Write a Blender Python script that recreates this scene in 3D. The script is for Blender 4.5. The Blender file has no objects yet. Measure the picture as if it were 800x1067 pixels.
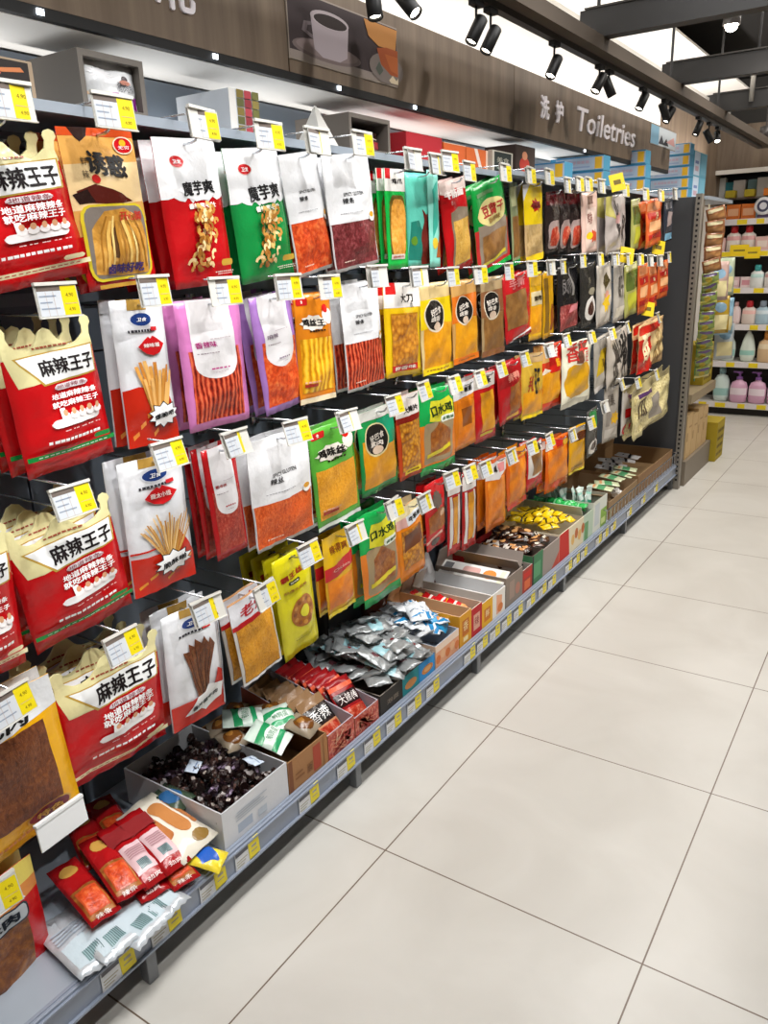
import bpy, bmesh, math, random
from mathutils import Vector, Matrix
rnd = random.Random(11)
SC = bpy.context.scene
COL = SC.collection
PI = math.pi

# ------------------------------------------------------------ camera frame (metres, Y along the aisle, X out of the shelf)
CAM = Vector((1.02112, -1.45884, 1.54572))
YAW, PIT, ROL, FPX = -.594157, -.309871, -.0355902, 821.59
_f = Vector((math.sin(YAW)*math.cos(PIT), math.cos(YAW)*math.cos(PIT), math.sin(PIT)))
_r = _f.cross(Vector((0, 0, 1))).normalized(); _u = _r.cross(_f)
_R = math.cos(ROL)*_r + math.sin(ROL)*_u
_U = -math.sin(ROL)*_r + math.cos(ROL)*_u
def at(px, py, ax, val):
    """point of the place seen at photo pixel (px,py) on the plane axis=val"""
    d = _R*((px-400)/FPX) + _U*((533.5-py)/FPX) + _f
    return CAM + d*((val-CAM[ax])/d[ax])

# ------------------------------------------------------------ helpers
def lin(h):
    h = h.lstrip('#')
    o = []
    for i in (0, 2, 4):
        c = int(h[i:i+2], 16)/255
        o.append(c/12.92 if c <= .04045 else ((c+.055)/1.055)**2.4)
    return (*o, 1)
_M = {}
def nodes(m):
    m.use_nodes = True
    return m.node_tree.nodes, m.node_tree.links, m.node_tree.nodes['Principled BSDF']
def mat(col, rough=.5, metal=0, bump=0, bscale=60, spec=.5, alpha=1, var=0):
    key = (col, rough, metal, bump, bscale, spec, alpha, var)
    if key in _M: return _M[key]
    m = bpy.data.materials.new('surface_%s' % col.strip('#'))
    n, l, b = nodes(m)
    b.inputs['Base Color'].default_value = lin(col)
    b.inputs['Roughness'].default_value = rough
    b.inputs['Metallic'].default_value = metal
    b.inputs['Specular IOR Level'].default_value = spec
    b.inputs['Alpha'].default_value = alpha
    if bump or var:
        t = n.new('ShaderNodeTexCoord'); x = n.new('ShaderNodeTexNoise')
        x.inputs['Scale'].default_value = bscale; x.inputs['Detail'].default_value = 3
        l.new(t.outputs['Object'], x.inputs['Vector'])
        if bump:
            bp = n.new('ShaderNodeBump'); bp.inputs['Strength'].default_value = bump; bp.inputs['Distance'].default_value = .01
            l.new(x.outputs['Fac'], bp.inputs['Height']); l.new(bp.outputs['Normal'], b.inputs['Normal'])
        if var:
            c = lin(col); rp = n.new('ShaderNodeValToRGB')
            rp.color_ramp.elements[0].position = .3; rp.color_ramp.elements[1].position = .7
            rp.color_ramp.elements[0].color = (*[v*(1-var) for v in c[:3]], 1)
            rp.color_ramp.elements[1].color = (*[min(1, v*(1+var)) for v in c[:3]], 1)
            l.new(x.outputs['Fac'], rp.inputs['Fac']); l.new(rp.outputs['Color'], b.inputs['Base Color'])
    _M[key] = m
    return m
def film(col): return mat(col, .24, bump=.38, bscale=26, spec=.55)
def card(col): return mat(col, .75, bump=.05, bscale=120)
def glow(col, s):
    m = bpy.data.materials.new('lamp_light')
    n, l, b = nodes(m)
    b.inputs['Base Color'].default_value = lin(col)
    b.inputs['Emission Color'].default_value = lin(col); b.inputs['Emission Strength'].default_value = s
    return m
_F = {}
def food(key):
    """what shows through the clear window of a pouch: strands, sticks, flakes or curls"""
    if key in _F: return _F[key]
    kind, c0, c1, c2, sc = FOODS[key]
    m = bpy.data.materials.new('food_'+key)
    n, l, b = nodes(m)
    t = n.new('ShaderNodeTexCoord'); mp = n.new('ShaderNodeMapping'); l.new(t.outputs['Object'], mp.inputs['Vector'])
    if kind == 'sticks':
        x = n.new('ShaderNodeTexWave'); x.wave_type = 'BANDS'; x.bands_direction = 'Y'
        x.inputs['Scale'].default_value = sc; x.inputs['Distortion'].default_value = 1.6; x.inputs['Detail'].default_value = 2
        x.inputs['Detail Scale'].default_value = 3
        out = x.outputs['Fac']
    elif kind == 'flakes':
        x = n.new('ShaderNodeTexVoronoi'); x.feature = 'F1'; x.inputs['Scale'].default_value = sc
        out = x.outputs['Distance']
    else:
        x = n.new('ShaderNodeTexNoise'); x.inputs['Scale'].default_value = sc; x.inputs['Detail'].default_value = 5
        x.inputs['Roughness'].default_value = .7; x.inputs['Distortion'].default_value = 1.5 if kind == 'shred' else .3
        if kind == 'shred': mp.inputs['Scale'].default_value = (1, 2.2, .8)
        out = x.outputs['Fac']
    l.new(mp.outputs['Vector'], x.inputs['Vector'])
    y = n.new('ShaderNodeTexNoise'); y.inputs['Scale'].default_value = sc*2.5; y.inputs['Detail'].default_value = 4
    l.new(t.outputs['Object'], y.inputs['Vector'])
    mx = n.new('ShaderNodeMath'); mx.operation = 'MULTIPLY_ADD'; mx.inputs[1].default_value = {'flakes': .3, 'sticks': .68}.get(kind, .45)
    l.new(y.outputs['Fac'], mx.inputs[0]); 
    m2 = n.new('ShaderNodeMath'); m2.operation = 'MULTIPLY'; m2.inputs[1].default_value = .4 if kind == 'sticks' else .62
    l.new(out, m2.inputs[0]); l.new(m2.outputs[0], mx.inputs[2])
    rp = n.new('ShaderNodeValToRGB'); e = rp.color_ramp.elements
    e[0].position = .3; e[0].color = lin(c0); e[1].position = .76; e[1].color = lin(c2)
    q = e.new(.53); q.color = lin(c1)
    l.new(mx.outputs[0], rp.inputs['Fac']); l.new(rp.outputs['Color'], b.inputs['Base Color'])
    bp = n.new('ShaderNodeBump'); bp.inputs['Strength'].default_value = .5; bp.inputs['Distance'].default_value = .01
    l.new(mx.outputs[0], bp.inputs['Height']); l.new(bp.outputs['Normal'], b.inputs['Normal'])
    b.inputs['Roughness'].default_value = .3
    _F[key] = m
    return m

def link(name, me, parent=None, m=None):
    o = bpy.data.objects.new(name, me); COL.objects.link(o)
    if parent: o.parent = parent
    if m is not None:
        for q in (m if isinstance(m, (list, tuple)) else [m]): me.materials.append(q)
    return o
def done(bm, name, parent=None, m=None, smooth=False, recalc=True):
    if recalc: bmesh.ops.recalc_face_normals(bm, faces=bm.faces)
    me = bpy.data.meshes.new(name); bm.to_mesh(me); bm.free()
    if smooth:
        for p in me.polygons: p.use_smooth = True
    return link(name, me, parent, m)
def tag(o, label, cat, group=None):
    o['label'] = label; o['category'] = cat
    if group: o['group'] = group
    return o
def struct(o, label=None):
    o['kind'] = 'structure'
    if label: o['label'] = label
    return o
def empty(name, loc=(0, 0, 0), rot=(0, 0, 0)):
    o = bpy.data.objects.new(name, None); COL.objects.link(o); o.location = loc; o.rotation_euler = rot
    o.empty_display_size = .05
    return o
def box(bm, x0, y0, z0, x1, y1, z1, mi=0, bev=0):
    r = bmesh.ops.create_cube(bm, size=1)
    v = r['verts']
    bmesh.ops.scale(bm, vec=(abs(x1-x0), abs(y1-y0), abs(z1-z0)), verts=v)
    bmesh.ops.translate(bm, vec=((x0+x1)/2, (y0+y1)/2, (z0+z1)/2), verts=v)
    fs = {f for q in v for f in q.link_faces}
    for f in fs: f.material_index = mi
    if bev:
        g = bmesh.ops.bevel(bm, geom=list({e for q in v for e in q.link_edges}), offset=bev, segments=2, affect='EDGES', profile=.6)
        for f in g['faces']: f.material_index = mi
def tube(bm, pts, r, n=8, mi=0, cap=True):
    pts = [Vector(p) for p in pts]; rings = []
    rs = r if isinstance(r, (list, tuple)) else [r]*len(pts)
    a = None
    for i, p in enumerate(pts):
        d = (pts[min(i+1, len(pts)-1)]-pts[max(i-1, 0)]).normalized()
        if a is None:
            a = d.cross(Vector((0, 0, 1)) if abs(d.z) < .9 else Vector((1, 0, 0))).normalized()
        a = (a-d*a.dot(d)).normalized(); b = d.cross(a)
        rings.append([bm.verts.new(p+(a*math.cos(2*PI*k/n)+b*math.sin(2*PI*k/n))*rs[i]) for k in range(n)])
    for s, t in zip(rings, rings[1:]):
        for k in range(n):
            f = bm.faces.new((s[k], s[(k+1) % n], t[(k+1) % n], t[k])); f.material_index = mi
    if cap:
        for q in (rings[0], rings[-1]):
            f = bm.faces.new(q); f.material_index = mi
def lathe(bm, prof, n=20, sx=1, sy=1, mi=0):
    rings = [[bm.verts.new((r*sx*math.cos(2*PI*k/n), r*sy*math.sin(2*PI*k/n), z)) for k in range(n)] for r, z in prof]
    for s, t in zip(rings, rings[1:]):
        for k in range(n):
            f = bm.faces.new((s[k], s[(k+1) % n], t[(k+1) % n], t[k])); f.material_index = mi
    for q in (rings[0], rings[-1]):
        f = bm.faces.new(q); f.material_index = mi
def dup(o, label=None, group=None):
    """a copy of a thing with copies of its parts and sub-parts (mesh data shared)"""
    r = o.copy(); COL.objects.link(r)
    if label: r['label'] = label
    if group: r['group'] = group
    for ch in list(o.children):
        c = ch.copy(); COL.objects.link(c); c.parent = r
        for g in list(ch.children):
            d = g.copy(); COL.objects.link(d); d.parent = c
    return r
_txt = bpy.data.curves.new('lettering', 'FONT'); _to = bpy.data.objects.new('lettering', _txt); COL.objects.link(_to)
_tc = {}
def glyphs(s, bold=0):
    """flat triangulated outline of a word, centred, one unit high: verts, faces"""
    if (s, bold) in _tc: return _tc[s, bold]
    _txt.body = s; _txt.offset = 0; _txt.resolution_u = 2 if len(s) > 2 else 4; _txt.align_x = 'LEFT'
    me = bpy.data.meshes.new_from_object(_to)
    vs = [(v.co.x, v.co.y) for v in me.vertices]; fs = [tuple(p.vertices) for p in me.polygons]
    bpy.data.meshes.remove(me)
    x0, x1 = min(v[0] for v in vs), max(v[0] for v in vs); y0, y1 = min(v[1] for v in vs), max(v[1] for v in vs)
    H = y1-y0
    _tc[s, bold] = ([((x-(x0+x1)/2)/H, (y-(y0+y1)/2)/H) for x, y in vs], fs)
    return _tc[s, bold]
SHIFT = ((0, 0), (-1, 0), (1, 0), (0, .8), (0, -.8))
def strokes(s, bold):
    """heavier lettering: the outline repeated a hair aside, each in its own thin layer (layer height, verts, faces)"""
    vs, fs = glyphs(s)
    for k, (dx, dy) in enumerate(SHIFT if bold else SHIFT[:1]):
        yield k*.00009, [(x+dx*bold, y+dy*bold) for x, y in vs], fs
# ------------------------------------------------------------ floor, walls, ceiling
GY0, GY1, XP, XF = -1.3, 3.9, -.68, -.208       # shelf unit: ends, back panel, front rail
DECK = .166
def floor_mat():
    m = bpy.data.materials.new('beige_stone_tile'); n, l, b = nodes(m)
    t = n.new('ShaderNodeTexCoord'); s = n.new('ShaderNodeSeparateXYZ'); l.new(t.outputs['Object'], s.inputs['Vector'])
    d = []
    for ax in 'XY':
        a = n.new('ShaderNodeMath'); a.operation = 'PINGPONG'; a.inputs[1].default_value = .35
        l.new(s.outputs[ax], a.inputs[0]); d.append(a)
    mn = n.new('ShaderNodeMath'); mn.operation = 'MINIMUM'
    l.new(d[0].outputs[0], mn.inputs[0]); l.new(d[1].outputs[0], mn.inputs[1])
    g = n.new('ShaderNodeMath'); g.operation = 'LESS_THAN'; g.inputs[1].default_value = .0019; l.new(mn.outputs[0], g.inputs[0])
    x = n.new('ShaderNodeTexNoise'); x.inputs['Scale'].default_value = 2.2; x.inputs['Detail'].default_value = 6; x.inputs['Distortion'].default_value = .8
    l.new(t.outputs['Object'], x.inputs['Vector'])
    r = n.new('ShaderNodeValToRGB'); r.color_ramp.elements[0].position = .3; r.color_ramp.elements[1].position = .72
    r.color_ramp.elements[0].color = lin('#c3c0b9'); r.color_ramp.elements[1].color = lin('#d2d0ca')
    l.new(x.outputs['Fac'], r.inputs['Fac'])
    mx = n.new('ShaderNodeMix'); mx.data_type = 'RGBA'
    l.new(g.outputs[0], mx.inputs['Factor']); l.new(r.outputs['Color'], mx.inputs['A']); mx.inputs['B'].default_value = lin('#6a5a4c')
    l.new(mx.outputs['Result'], b.inputs['Base Color']); b.inputs['Roughness'].default_value = .34
    return m
def wood_mat(name, c0, c1, axis='Z'):
    m = bpy.data.materials.new(name); n, l, b = nodes(m)
    t = n.new('ShaderNodeTexCoord'); mp = n.new('ShaderNodeMapping'); mp.inputs['Scale'].default_value = (9, 9, .7)
    x = n.new('ShaderNodeTexNoise'); x.inputs['Scale'].default_value = 1.6; x.inputs['Detail'].default_value = 6; x.inputs['Roughness'].default_value = .65
    l.new(t.outputs['Object'], mp.inputs['Vector']); l.new(mp.outputs['Vector'], x.inputs['Vector'])
    r = n.new('ShaderNodeValToRGB'); r.color_ramp.elements[0].position = .3; r.color_ramp.elements[1].position = .7
    r.color_ramp.elements[0].color = lin(c0); r.color_ramp.elements[1].color = lin(c1)
    l.new(x.outputs['Fac'], r.inputs['Fac']); l.new(r.outputs['Color'], b.inputs['Base Color']); b.inputs['Roughness'].default_value = .55
    return m
WOOD = wood_mat('grey_brown_laminate', '#584839', '#7c6b59')
WHITE = mat('#e9e6e0', .7); BLACK = mat('#0c0b0b', .6); DARK = mat('#1b1a1b', .7)
PANEL = mat('#68727d', .45); STEEL = mat('#a9b4c0', .35, .3); DGREY = mat('#46474a', .5); CHROME = mat('#c9cdd2', .22, .9)

def slab(name, x0, y0, z0, x1, y1, z1, m, parent=None, bev=0):
    bm = bmesh.new(); box(bm, x0, y0, z0, x1, y1, z1, 0, bev)
    return done(bm, name, parent, m)
struct(slab('floor', -1, -2.5, -.05, 5, 8, 0, floor_mat()))
struct(slab('ceiling', -1, -2.5, 3.0, 5, 8, 3.05, mat('#17130f', .9)))
struct(slab('wall_left', -.82, -2.5, 0, -.72, 8, 2.745, mat('#dedbd5', .8)))
struct(slab('trim_10', -.82, -2.5, 2.745, -.72, 8, 3.0, mat('#191613', .9)))
struct(slab('wall_back', -.72, 7.1, 0, 5, 7.2, 3.0, mat('#4c4a48', .8)))
struct(slab('wall_right', 2.8, -2.5, 0, 2.9, 8, 3.0, mat('#8a8379', .8)))
struct(slab('wall_front', -.72, -2.6, 0, 2.8, -2.5, 3.0, mat('#8a8379', .8)))
struct(slab('trim_11', -.72, 4.8, 1.9, -.70, 7.0, 2.62, WOOD))
struct(slab('trim_1', -.72, -1.6, 2.0, -.462, 4.05, 2.012, WHITE))          # white soffit under the sign board
# ledge of the dropped ceiling that carries the track, turning along the far wall
bm = bmesh.new()
LX0, LX1, LZ = -.27, -.17, 2.3
box(bm, LX0, -2.4, LZ, LX1, 6.0, LZ+.05); box(bm, LX0, 6.0, LZ, 4.9, 6.1, LZ+.05)
struct(done(bm, 'trim_2', None, mat('#4a4138', .85, spec=.2)))
bm = bmesh.new()
box(bm, LX0, 6.1, LZ+.05, 4.9, 6.14, LZ+.16); box(bm, -.72, -2.4, 2.745, LX0-.12, 6.1, 2.76)
struct(done(bm, 'trim_3', None, WHITE))
# dark steel beams of the open ceiling, running across the aisle
for i, (p, q) in enumerate((((575, 38), (735, 0)), ((663, 86), (800, 60)), ((724, 113), (800, 99)))):
    a = at(*p, 2, LZ+.09)
    y = a.y
    b = tag(slab('ceiling_beam', LX1-.1, y-.035, LZ+.05, 4.8, y+.035, LZ+.15, mat('#131110', .55)),
            ('black steel ceiling beam nearest the front, crossing above the aisle', 'black steel ceiling beam, second back, meeting the track ledge',
             'short far black ceiling beam just before the back wall')[i], 'beam', 'ceiling beams')
    bm = bmesh.new()
    box(bm, LX1-.08, y-.045, LZ+.15, 4.8, y+.045, LZ+.156)
    done(bm, 'flange', b, mat('#2c2824', .5))
    for k in range(4):
        bm = bmesh.new(); tube(bm, [(LX1+.35+k*1.1, y, LZ+.15), (LX1+.35+k*1.1, y, 3.0)], .006, 6)
        done(bm, 'hanger_rod', b, DARK)
for k, y in enumerate((.75, 2.0, 3.1, 4.2)):
    bm = bmesh.new(); tube(bm, [(LX1-.04, y, LZ+.045), (LX1-.04, y, 3.0)], .007, 6)
    o = done(bm, 'ledge_hanger', None, DARK); struct(o); o.name = 'trim_%d' % (4+k)
bm = bmesh.new(); tube(bm, [(-.02, 4.2, 2.38), (-.02, 4.2, 2.52), (.0, 4.2, 2.56), (.05, 4.2, 2.59), (1.5, 4.2, 2.62)], .014, 8)
tag(done(bm, 'conduit_pipe', None, mat('#8d8a84', .5), True), 'pale bent conduit pipe hanging among the ceiling beams', 'pipe')

# ------------------------------------------------------------ shelf unit
G = tag(empty('gondola_shelving', (XP, (GY0+GY1)/2, 0)), 'long steel shop shelving unit with blue grey back panel and hook rails', 'shelving')
off = Vector(G.location)
def gpart(name, m, fn, smooth=False):
    bm = bmesh.new(); fn(bm); bmesh.ops.translate(bm, vec=-off, verts=bm.verts)
    return done(bm, name, G, m, smooth)
def f_(bm):
    for k in range(6):
        y0 = GY0+k*(GY1-GY0)/6
        for z0, z1 in ((.03, .45), (.455, .9), (.905, 1.35), (1.355, 1.8), (1.805, 1.995)):
            box(bm, XP-.02, y0+.003, z0, XP, y0+(GY1-GY0)/6-.003, z1)
gpart('back_panel', PANEL, f_)
gpart('base_deck', STEEL, lambda bm: box(bm, XP, GY0, DECK-.02, XF-.01, GY1, DECK))
gpart('kick_plate', DARK, lambda bm: box(bm, -.5, GY0, 0, -.485, GY1, DECK-.02))
def f_(bm):
    box(bm, XF-.01, GY0, .1, XF, GY1, .17, 0, .002)
    box(bm, XF, GY0, .1, XF+.008, GY1, .105); box(bm, XF, GY0, .158, XF+.006, GY1, .163)
    box(bm, XF-.016, GY0, .162, XF-.008, GY1, .172)
gpart('price_rail', mat('#8f98a8', .35, .2), f_)
def f_(bm): box(bm, XP, GY0, 1.834, -.41, GY1, 1.85, 0, .003); box(bm, -.412, GY0, 1.832, -.405, GY1, 1.852); box(bm, -.412, 1.5, 1.834, -.34, GY1, 1.85)
gpart('top_shelf', STEEL, f_)
for z in (1.80, 1.455, 1.09, .72):
    gpart('hook_rail', mat('#7d8791', .4, .4), lambda bm: box(bm, XP, GY0, z+.018, XP+.016, GY1, z+.045))
gpart('end_panel', DGREY, lambda bm: box(bm, XP-.02, GY1, .03, -.205, GY1+.02, 1.845))
def f_(bm):
    box(bm, -.218, GY1-.03, 0, -.183, GY1+.02, 1.86)
    for k in range(58): box(bm, -.207, GY1-.0315, .06+k*.031, -.194, GY1-.029, .074+k*.031, 1)
gpart('upright_post', [mat('#8b857c', .45, .3), BLACK], f_)
for y in (-.62, .19, 1.0, 1.9, 2.85, 3.86):
    def f_(bm):
        box(bm, XF-.04, y-.014, 0, XF-.012, y+.014, .1, 0, .003); box(bm, -.5, y-.014, .06, XF-.04, y+.014, .1)
    gpart('foot', mat('#7c7f83', .45, .3), f_)
# wire fence of the basket at the far end of the base shelf
def f_(bm):
    y0, y1, x, z0, z1 = 2.44, 3.865, -.205, DECK+.012, .255
    tube(bm, [(x-.25, y0, z1), (x, y0, z1), (x, y1, z1), (x-.2, y1, z1)], .004, 6)
    for k in range(24):
        y = y0+(y1-y0)*k/23
        tube(bm, [(x, y, z0), (x, y, z1)], .0022, 5)
gpart('basket_rail', CHROME, f_)

# ------------------------------------------------------------ sign board above the shelf
HX = -.44
H = tag(empty('header_sign_board', (HX, 1.2, 2.0)), 'grey brown wood sign board above the snack shelf with raised white lettering', 'sign board')
hoff = Vector(H.location)
def hpart(name, m, fn):
    bm = bmesh.new(); fn(bm); bmesh.ops.translate(bm, vec=-hoff, verts=bm.verts); return done(bm, name, H, m)
def f_(bm):
    for y0, y1 in ((-1.6, .335), (.34, 1.72), (1.724, 4.05)): box(bm, HX-.02, y0, 2.02, HX, y1, 2.25)
hpart('board', WOOD, f_)
hpart('shadow_gap', BLACK, lambda bm: box(bm, HX-.018, -1.6, 2.0, HX-.001, 4.05, 2.02))
for px, py in ((42, 15), (224, 58), (353, 92), (432, 112), (609, 157)):
    p = at(px, py, 0, HX)
    hpart('small_lamp', glow('#eaf4ff', 6), lambda bm: box(bm, HX-.004, p.y-.007, 2.005, HX+.003, p.y+.007, 2.015))
def word(parent, name, s, m, y, z, h, x, depth=.005, bold=.02, squeeze=1, off=Vector(), slant=0, width=None):
    """raised lettering on a board that faces the aisle"""
    vs, _ = glyphs(s)
    if width: squeeze = width/(h*(max(v[0] for v in vs)-min(v[0] for v in vs)))
    bm = bmesh.new()
    for e, vs, fs in strokes(s, bold):
        b2 = bmesh.new()
        V = [b2.verts.new((0, (a+b*slant)*h*squeeze, b*h)) for a, b in vs]
        for f in fs:
            try: b2.faces.new([V[i] for i in f])
            except ValueError: pass
        r = bmesh.ops.extrude_face_region(b2, geom=b2.faces[:])
        bmesh.ops.translate(b2, vec=(depth+e*3, 0, 0), verts=[v for v in r['geom'] if isinstance(v, bmesh.types.BMVert)])
        bmesh.ops.recalc_face_normals(b2, faces=b2.faces)
        t = bpy.data.meshes.new('t'); b2.to_mesh(t); b2.free(); bm.from_mesh(t); bpy.data.meshes.remove(t)
    bmesh.ops.translate(bm, vec=Vector((x, y, z))-off, verts=bm.verts)
    return done(bm, name, parent, m, recalc=False)
LET = mat('#efe9ee', .5)
for s, q, h, sq in (('洗', (567, 112), .085, None), ('护', (582, 117), .085, None)):
    p = at(*q, 0, HX); word(H, 'letter', s, LET, p.y, p.z, h, HX, bold=.03, off=hoff)
p0, p1 = at(600, 124, 0, HX), at(661, 143, 0, HX)
word(H, 'lettering', 'Toiletries', LET, (p0.y+p1.y)/2, (p0.z+p1.z)/2, .1, HX, bold=.015, off=hoff, slant=.15, width=p1.y-p0.y)
for s, q in (('日', (150, -26)), ('化', (185, -11))):
    p = at(*q, 0, HX); word(H, 'letter', s, LET, p.y, p.z, .085, HX, bold=.03, off=hoff)
# ------------------------------------------------------------ pouches
FOODS = {
 'tripe': ('flow', '#7a5220', '#c48c38', '#e3b768', 18), 'chips': ('flow', '#7d1a08', '#d2481a', '#f08a4a', 38),
 'beef': ('flow', '#2c0f10', '#6d2528', '#a4575a', 45), 'redsticks': ('sticks', '#5c0e08', '#b5321c', '#dd6a45', 22),
 'redshred': ('shred', '#5a120c', '#a83226', '#d07a60', 60), 'orangeshred': ('shred', '#9c2a08', '#d8561c', '#ef8a48', 55),
 'amber': ('sticks', '#b87606', '#e6a512', '#f5c83c', 14), 'noodle': ('shred', '#a8741c', '#dcaa48', '#f0d07c', 50),
 'curls': ('flakes', '#e0a030', '#b87018', '#7a3e0a', 70), 'square': ('flakes', '#d89430', '#b87320', '#8a4c10', 55),
 'floss': ('shred', '#b86e10', '#e49c1e', '#f5bc50', 60), 'jerky': ('shred', '#3a1a0c', '#6e3a1e', '#94592f', 45),
 'brownflat': ('flow', '#5e3a1c', '#8a6030', '#ab8047', 14), 'tan': ('flow', '#8a6a3c', '#b99a64', '#d8bf8e', 26),
 'amberflat': ('flow', '#b0700a', '#dc9410', '#f0b42c', 12), 'orangeflat': ('flow', '#b85404', '#e07c0c', '#f5a030', 14),
 'feet': ('flow', '#a8641c', '#dd9a3a', '#f2c06a', 30), 'duck': ('flow', '#5c2c10', '#96541e', '#c88a3c', 22),
 'nuts': ('flakes', '#eadfae', '#d6c78c', '#8f7c46', 75), 'steak': ('flow', '#3c1a0a', '#7c4418', '#b07028', 30),
 'redmix': ('flow', '#6e1008', '#b83820', '#e8b090', 40), 'pork': ('flow', '#3a0c0c', '#8a3030', '#d49088', 35)}
RX = -.372                                        # plane of the pouch fronts
def smooth(t): t = max(0., min(1., t)); return t*t*(3-2*t)
class Bag:
    def __init__(s, w, h, T, seed, wr=1.):
        s.w, s.h, s.T, s.seed, s.wr = w, h, T, seed*1.7, wr; s.cell = {}
    def prof(s, u, v):
        e = max(0., 1-abs(2*u-1)**2.6)
        return s.T*(e**.8)*smooth((v-.035)/.22)*smooth((.93-v)/.32)
    def P(s, u, v, off=0., side=1):
        q = s.seed; e = smooth(min(u, 1-u)*5)*.7+.3
        n = s.wr*s.w*.016*e*(math.sin(9*u+5*v+q)+.7*math.sin(17*v-7*u+2*q)+.5*math.sin(23*u+11*v+3*q)*smooth((.5-abs(v-.5))*4+.2))
        n += s.wr*s.w*.010*math.sin(30*u+q)*smooth((.07-v)/.05)
        return Vector((n+side*s.prof(u, v)+side*(.0006+off), (u-.5)*s.w, (v-1)*s.h))
    NU, NV = 10, 14
    def PL(s, u, v, off=0., side=1):
        """the same surface, flat between grid lines, so that layers of print never cut into each other"""
        a, b = u*s.NU, v*s.NV; i, j = math.floor(a), math.floor(b); a -= i; b -= j
        key = (i, j, side)
        if key not in s.cell:
            s.cell[key] = [s.P((i+di)/s.NU, (j+dj)/s.NV, 0, side) for di, dj in ((0, 0), (1, 0), (1, 1), (0, 1))]
        p00, p10, p11, p01 = s.cell[key]
        q = p00+(p10-p00)*a+(p11-p10)*b if a >= b else p00+(p11-p01)*a+(p01-p00)*b
        return q+Vector((side*off, 0, 0))
    def cut(s, b2):
        us = [v.co.x for v in b2.verts]; vs = [v.co.y for v in b2.verts]
        u0, u1, v0, v1 = min(us), max(us), min(vs), max(vs)
        def bis(co, no): bmesh.ops.bisect_plane(b2, geom=b2.verts[:]+b2.edges[:]+b2.faces[:], plane_co=co, plane_no=no, dist=1e-6)
        for k in range(math.floor(u0*s.NU)+1, math.ceil(u1*s.NU)): bis((k/s.NU, 0, 0), (1, 0, 0))
        for k in range(math.floor(v0*s.NV)+1, math.ceil(v1*s.NV)): bis((0, k/s.NV, 0), (0, 1, 0))
        for k in range(math.floor(u0*s.NU-v1*s.NV), math.ceil(u1*s.NU-v0*s.NV)+1): bis((k/s.NU, 0, 0), (s.NU, -s.NV, 0))
        big = [f for f in b2.faces if len(f.verts) > 4]
        if big: bmesh.ops.triangulate(b2, faces=big)
    def sheet(s, bm, poly, off=0., side=1, mi=0):
        b2 = bmesh.new()
        if isinstance(poly, tuple):                          # glyph outlines: verts, faces
            V = [b2.verts.new((u, v, 0)) for u, v in poly[0]]
            for f in poly[1]:
                try: b2.faces.new([V[i] for i in f])
                except ValueError: pass
        else: b2.faces.new([b2.verts.new((u, v, 0)) for u, v in poly])
        s.cut(b2)
        b2.verts.ensure_lookup_table(); b2.verts.index_update()
        V = [bm.verts.new(s.PL(v.co.x, v.co.y, off, side)) for v in b2.verts]
        for f in b2.faces:
            f.normal_update()
            if f.calc_area() < 1e-9: continue
            vs = [V[v.index] for v in f.verts]
            if (f.normal.z < 0) == (side > 0): vs.reverse()      # sheet faces outward
            try: g = bm.faces.new(vs)
            except ValueError: continue
            g.material_index = mi; g.smooth = True
        bd = [(V[e.verts[0].index], V[e.verts[1].index], e) for e in b2.edges if e.is_boundary]
        b2.free()
        return bd
RECT = [(0, 0), (1, 0), (1, 1), (0, 1)]
CROWN = [(0, 0), (1, 0), (1, .80), (.985, .86)]+[(.965+.06*math.cos(a), .95+.045*math.sin(a)) for a in (-1.0, -.2, .6, 1.4, 2.2, 3.0, 3.8)] + \
        [(.9, .875), (.82, .83), (.74, .815), (.66, .83), (.6, .875), (.56, .93), (.5, .95), (.44, .93), (.4, .875), (.34, .83), (.26, .815), (.18, .83), (.1, .875)] + \
        [(.035+.06*math.cos(a), .95+.045*math.sin(a)) for a in (-.66, .14, .94, 1.74, 2.54, 3.34, 4.1)]+[(.015, .86), (0, .80)]
TAPER = [(.04, 0), (.96, 0), (1, .5), (.93, 1), (.07, 1), (0, .5)]
ZIG = [(0, 0), (1, 0), (1, 1), (0, 1)]
def rr(u0, v0, u1, v1, r=.06, asp=1.4):
    o = []
    ru, rv = r, r/asp
    for cu, cv, a0 in ((u1-ru, v0+rv, -90), (u1-ru, v1-rv, 0), (u0+ru, v1-rv, 90), (u0+ru, v0+rv, 180)):
        for k in range(4):
            a = math.radians(a0+k*30); o.append((cu+ru*math.cos(a), cv+rv*math.sin(a)))
    return o
def el(cu, cv, ru, rv, n=22): return [(cu+ru*math.cos(2*PI*k/n), cv+rv*math.sin(2*PI*k/n)) for k in range(n)]
def star(cu, cv, ru, rv, n=12, q=.72, ph=0):
    return [(cu+ru*(1 if k % 2 else q)*math.cos(PI*k/n+ph), cv+rv*(1 if k % 2 else q)*math.sin(PI*k/n+ph)) for k in range(2*n)]
def ribbon(pts, wu, wv):
    """thin curved strip through points, for curls and sticks"""
    L, Rr = [], []
    for i, p in enumerate(pts):
        a = pts[max(i-1, 0)]; b = pts[min(i+1, len(pts)-1)]
        dx, dy = b[0]-a[0], (b[1]-a[1])*1.5; q = math.hypot(dx, dy) or 1
        L.append((p[0]-dy/q*wu, p[1]+dx/q*wv)); Rr.append((p[0]+dy/q*wu, p[1]-dx/q*wv))
    return L+Rr[::-1]
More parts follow.
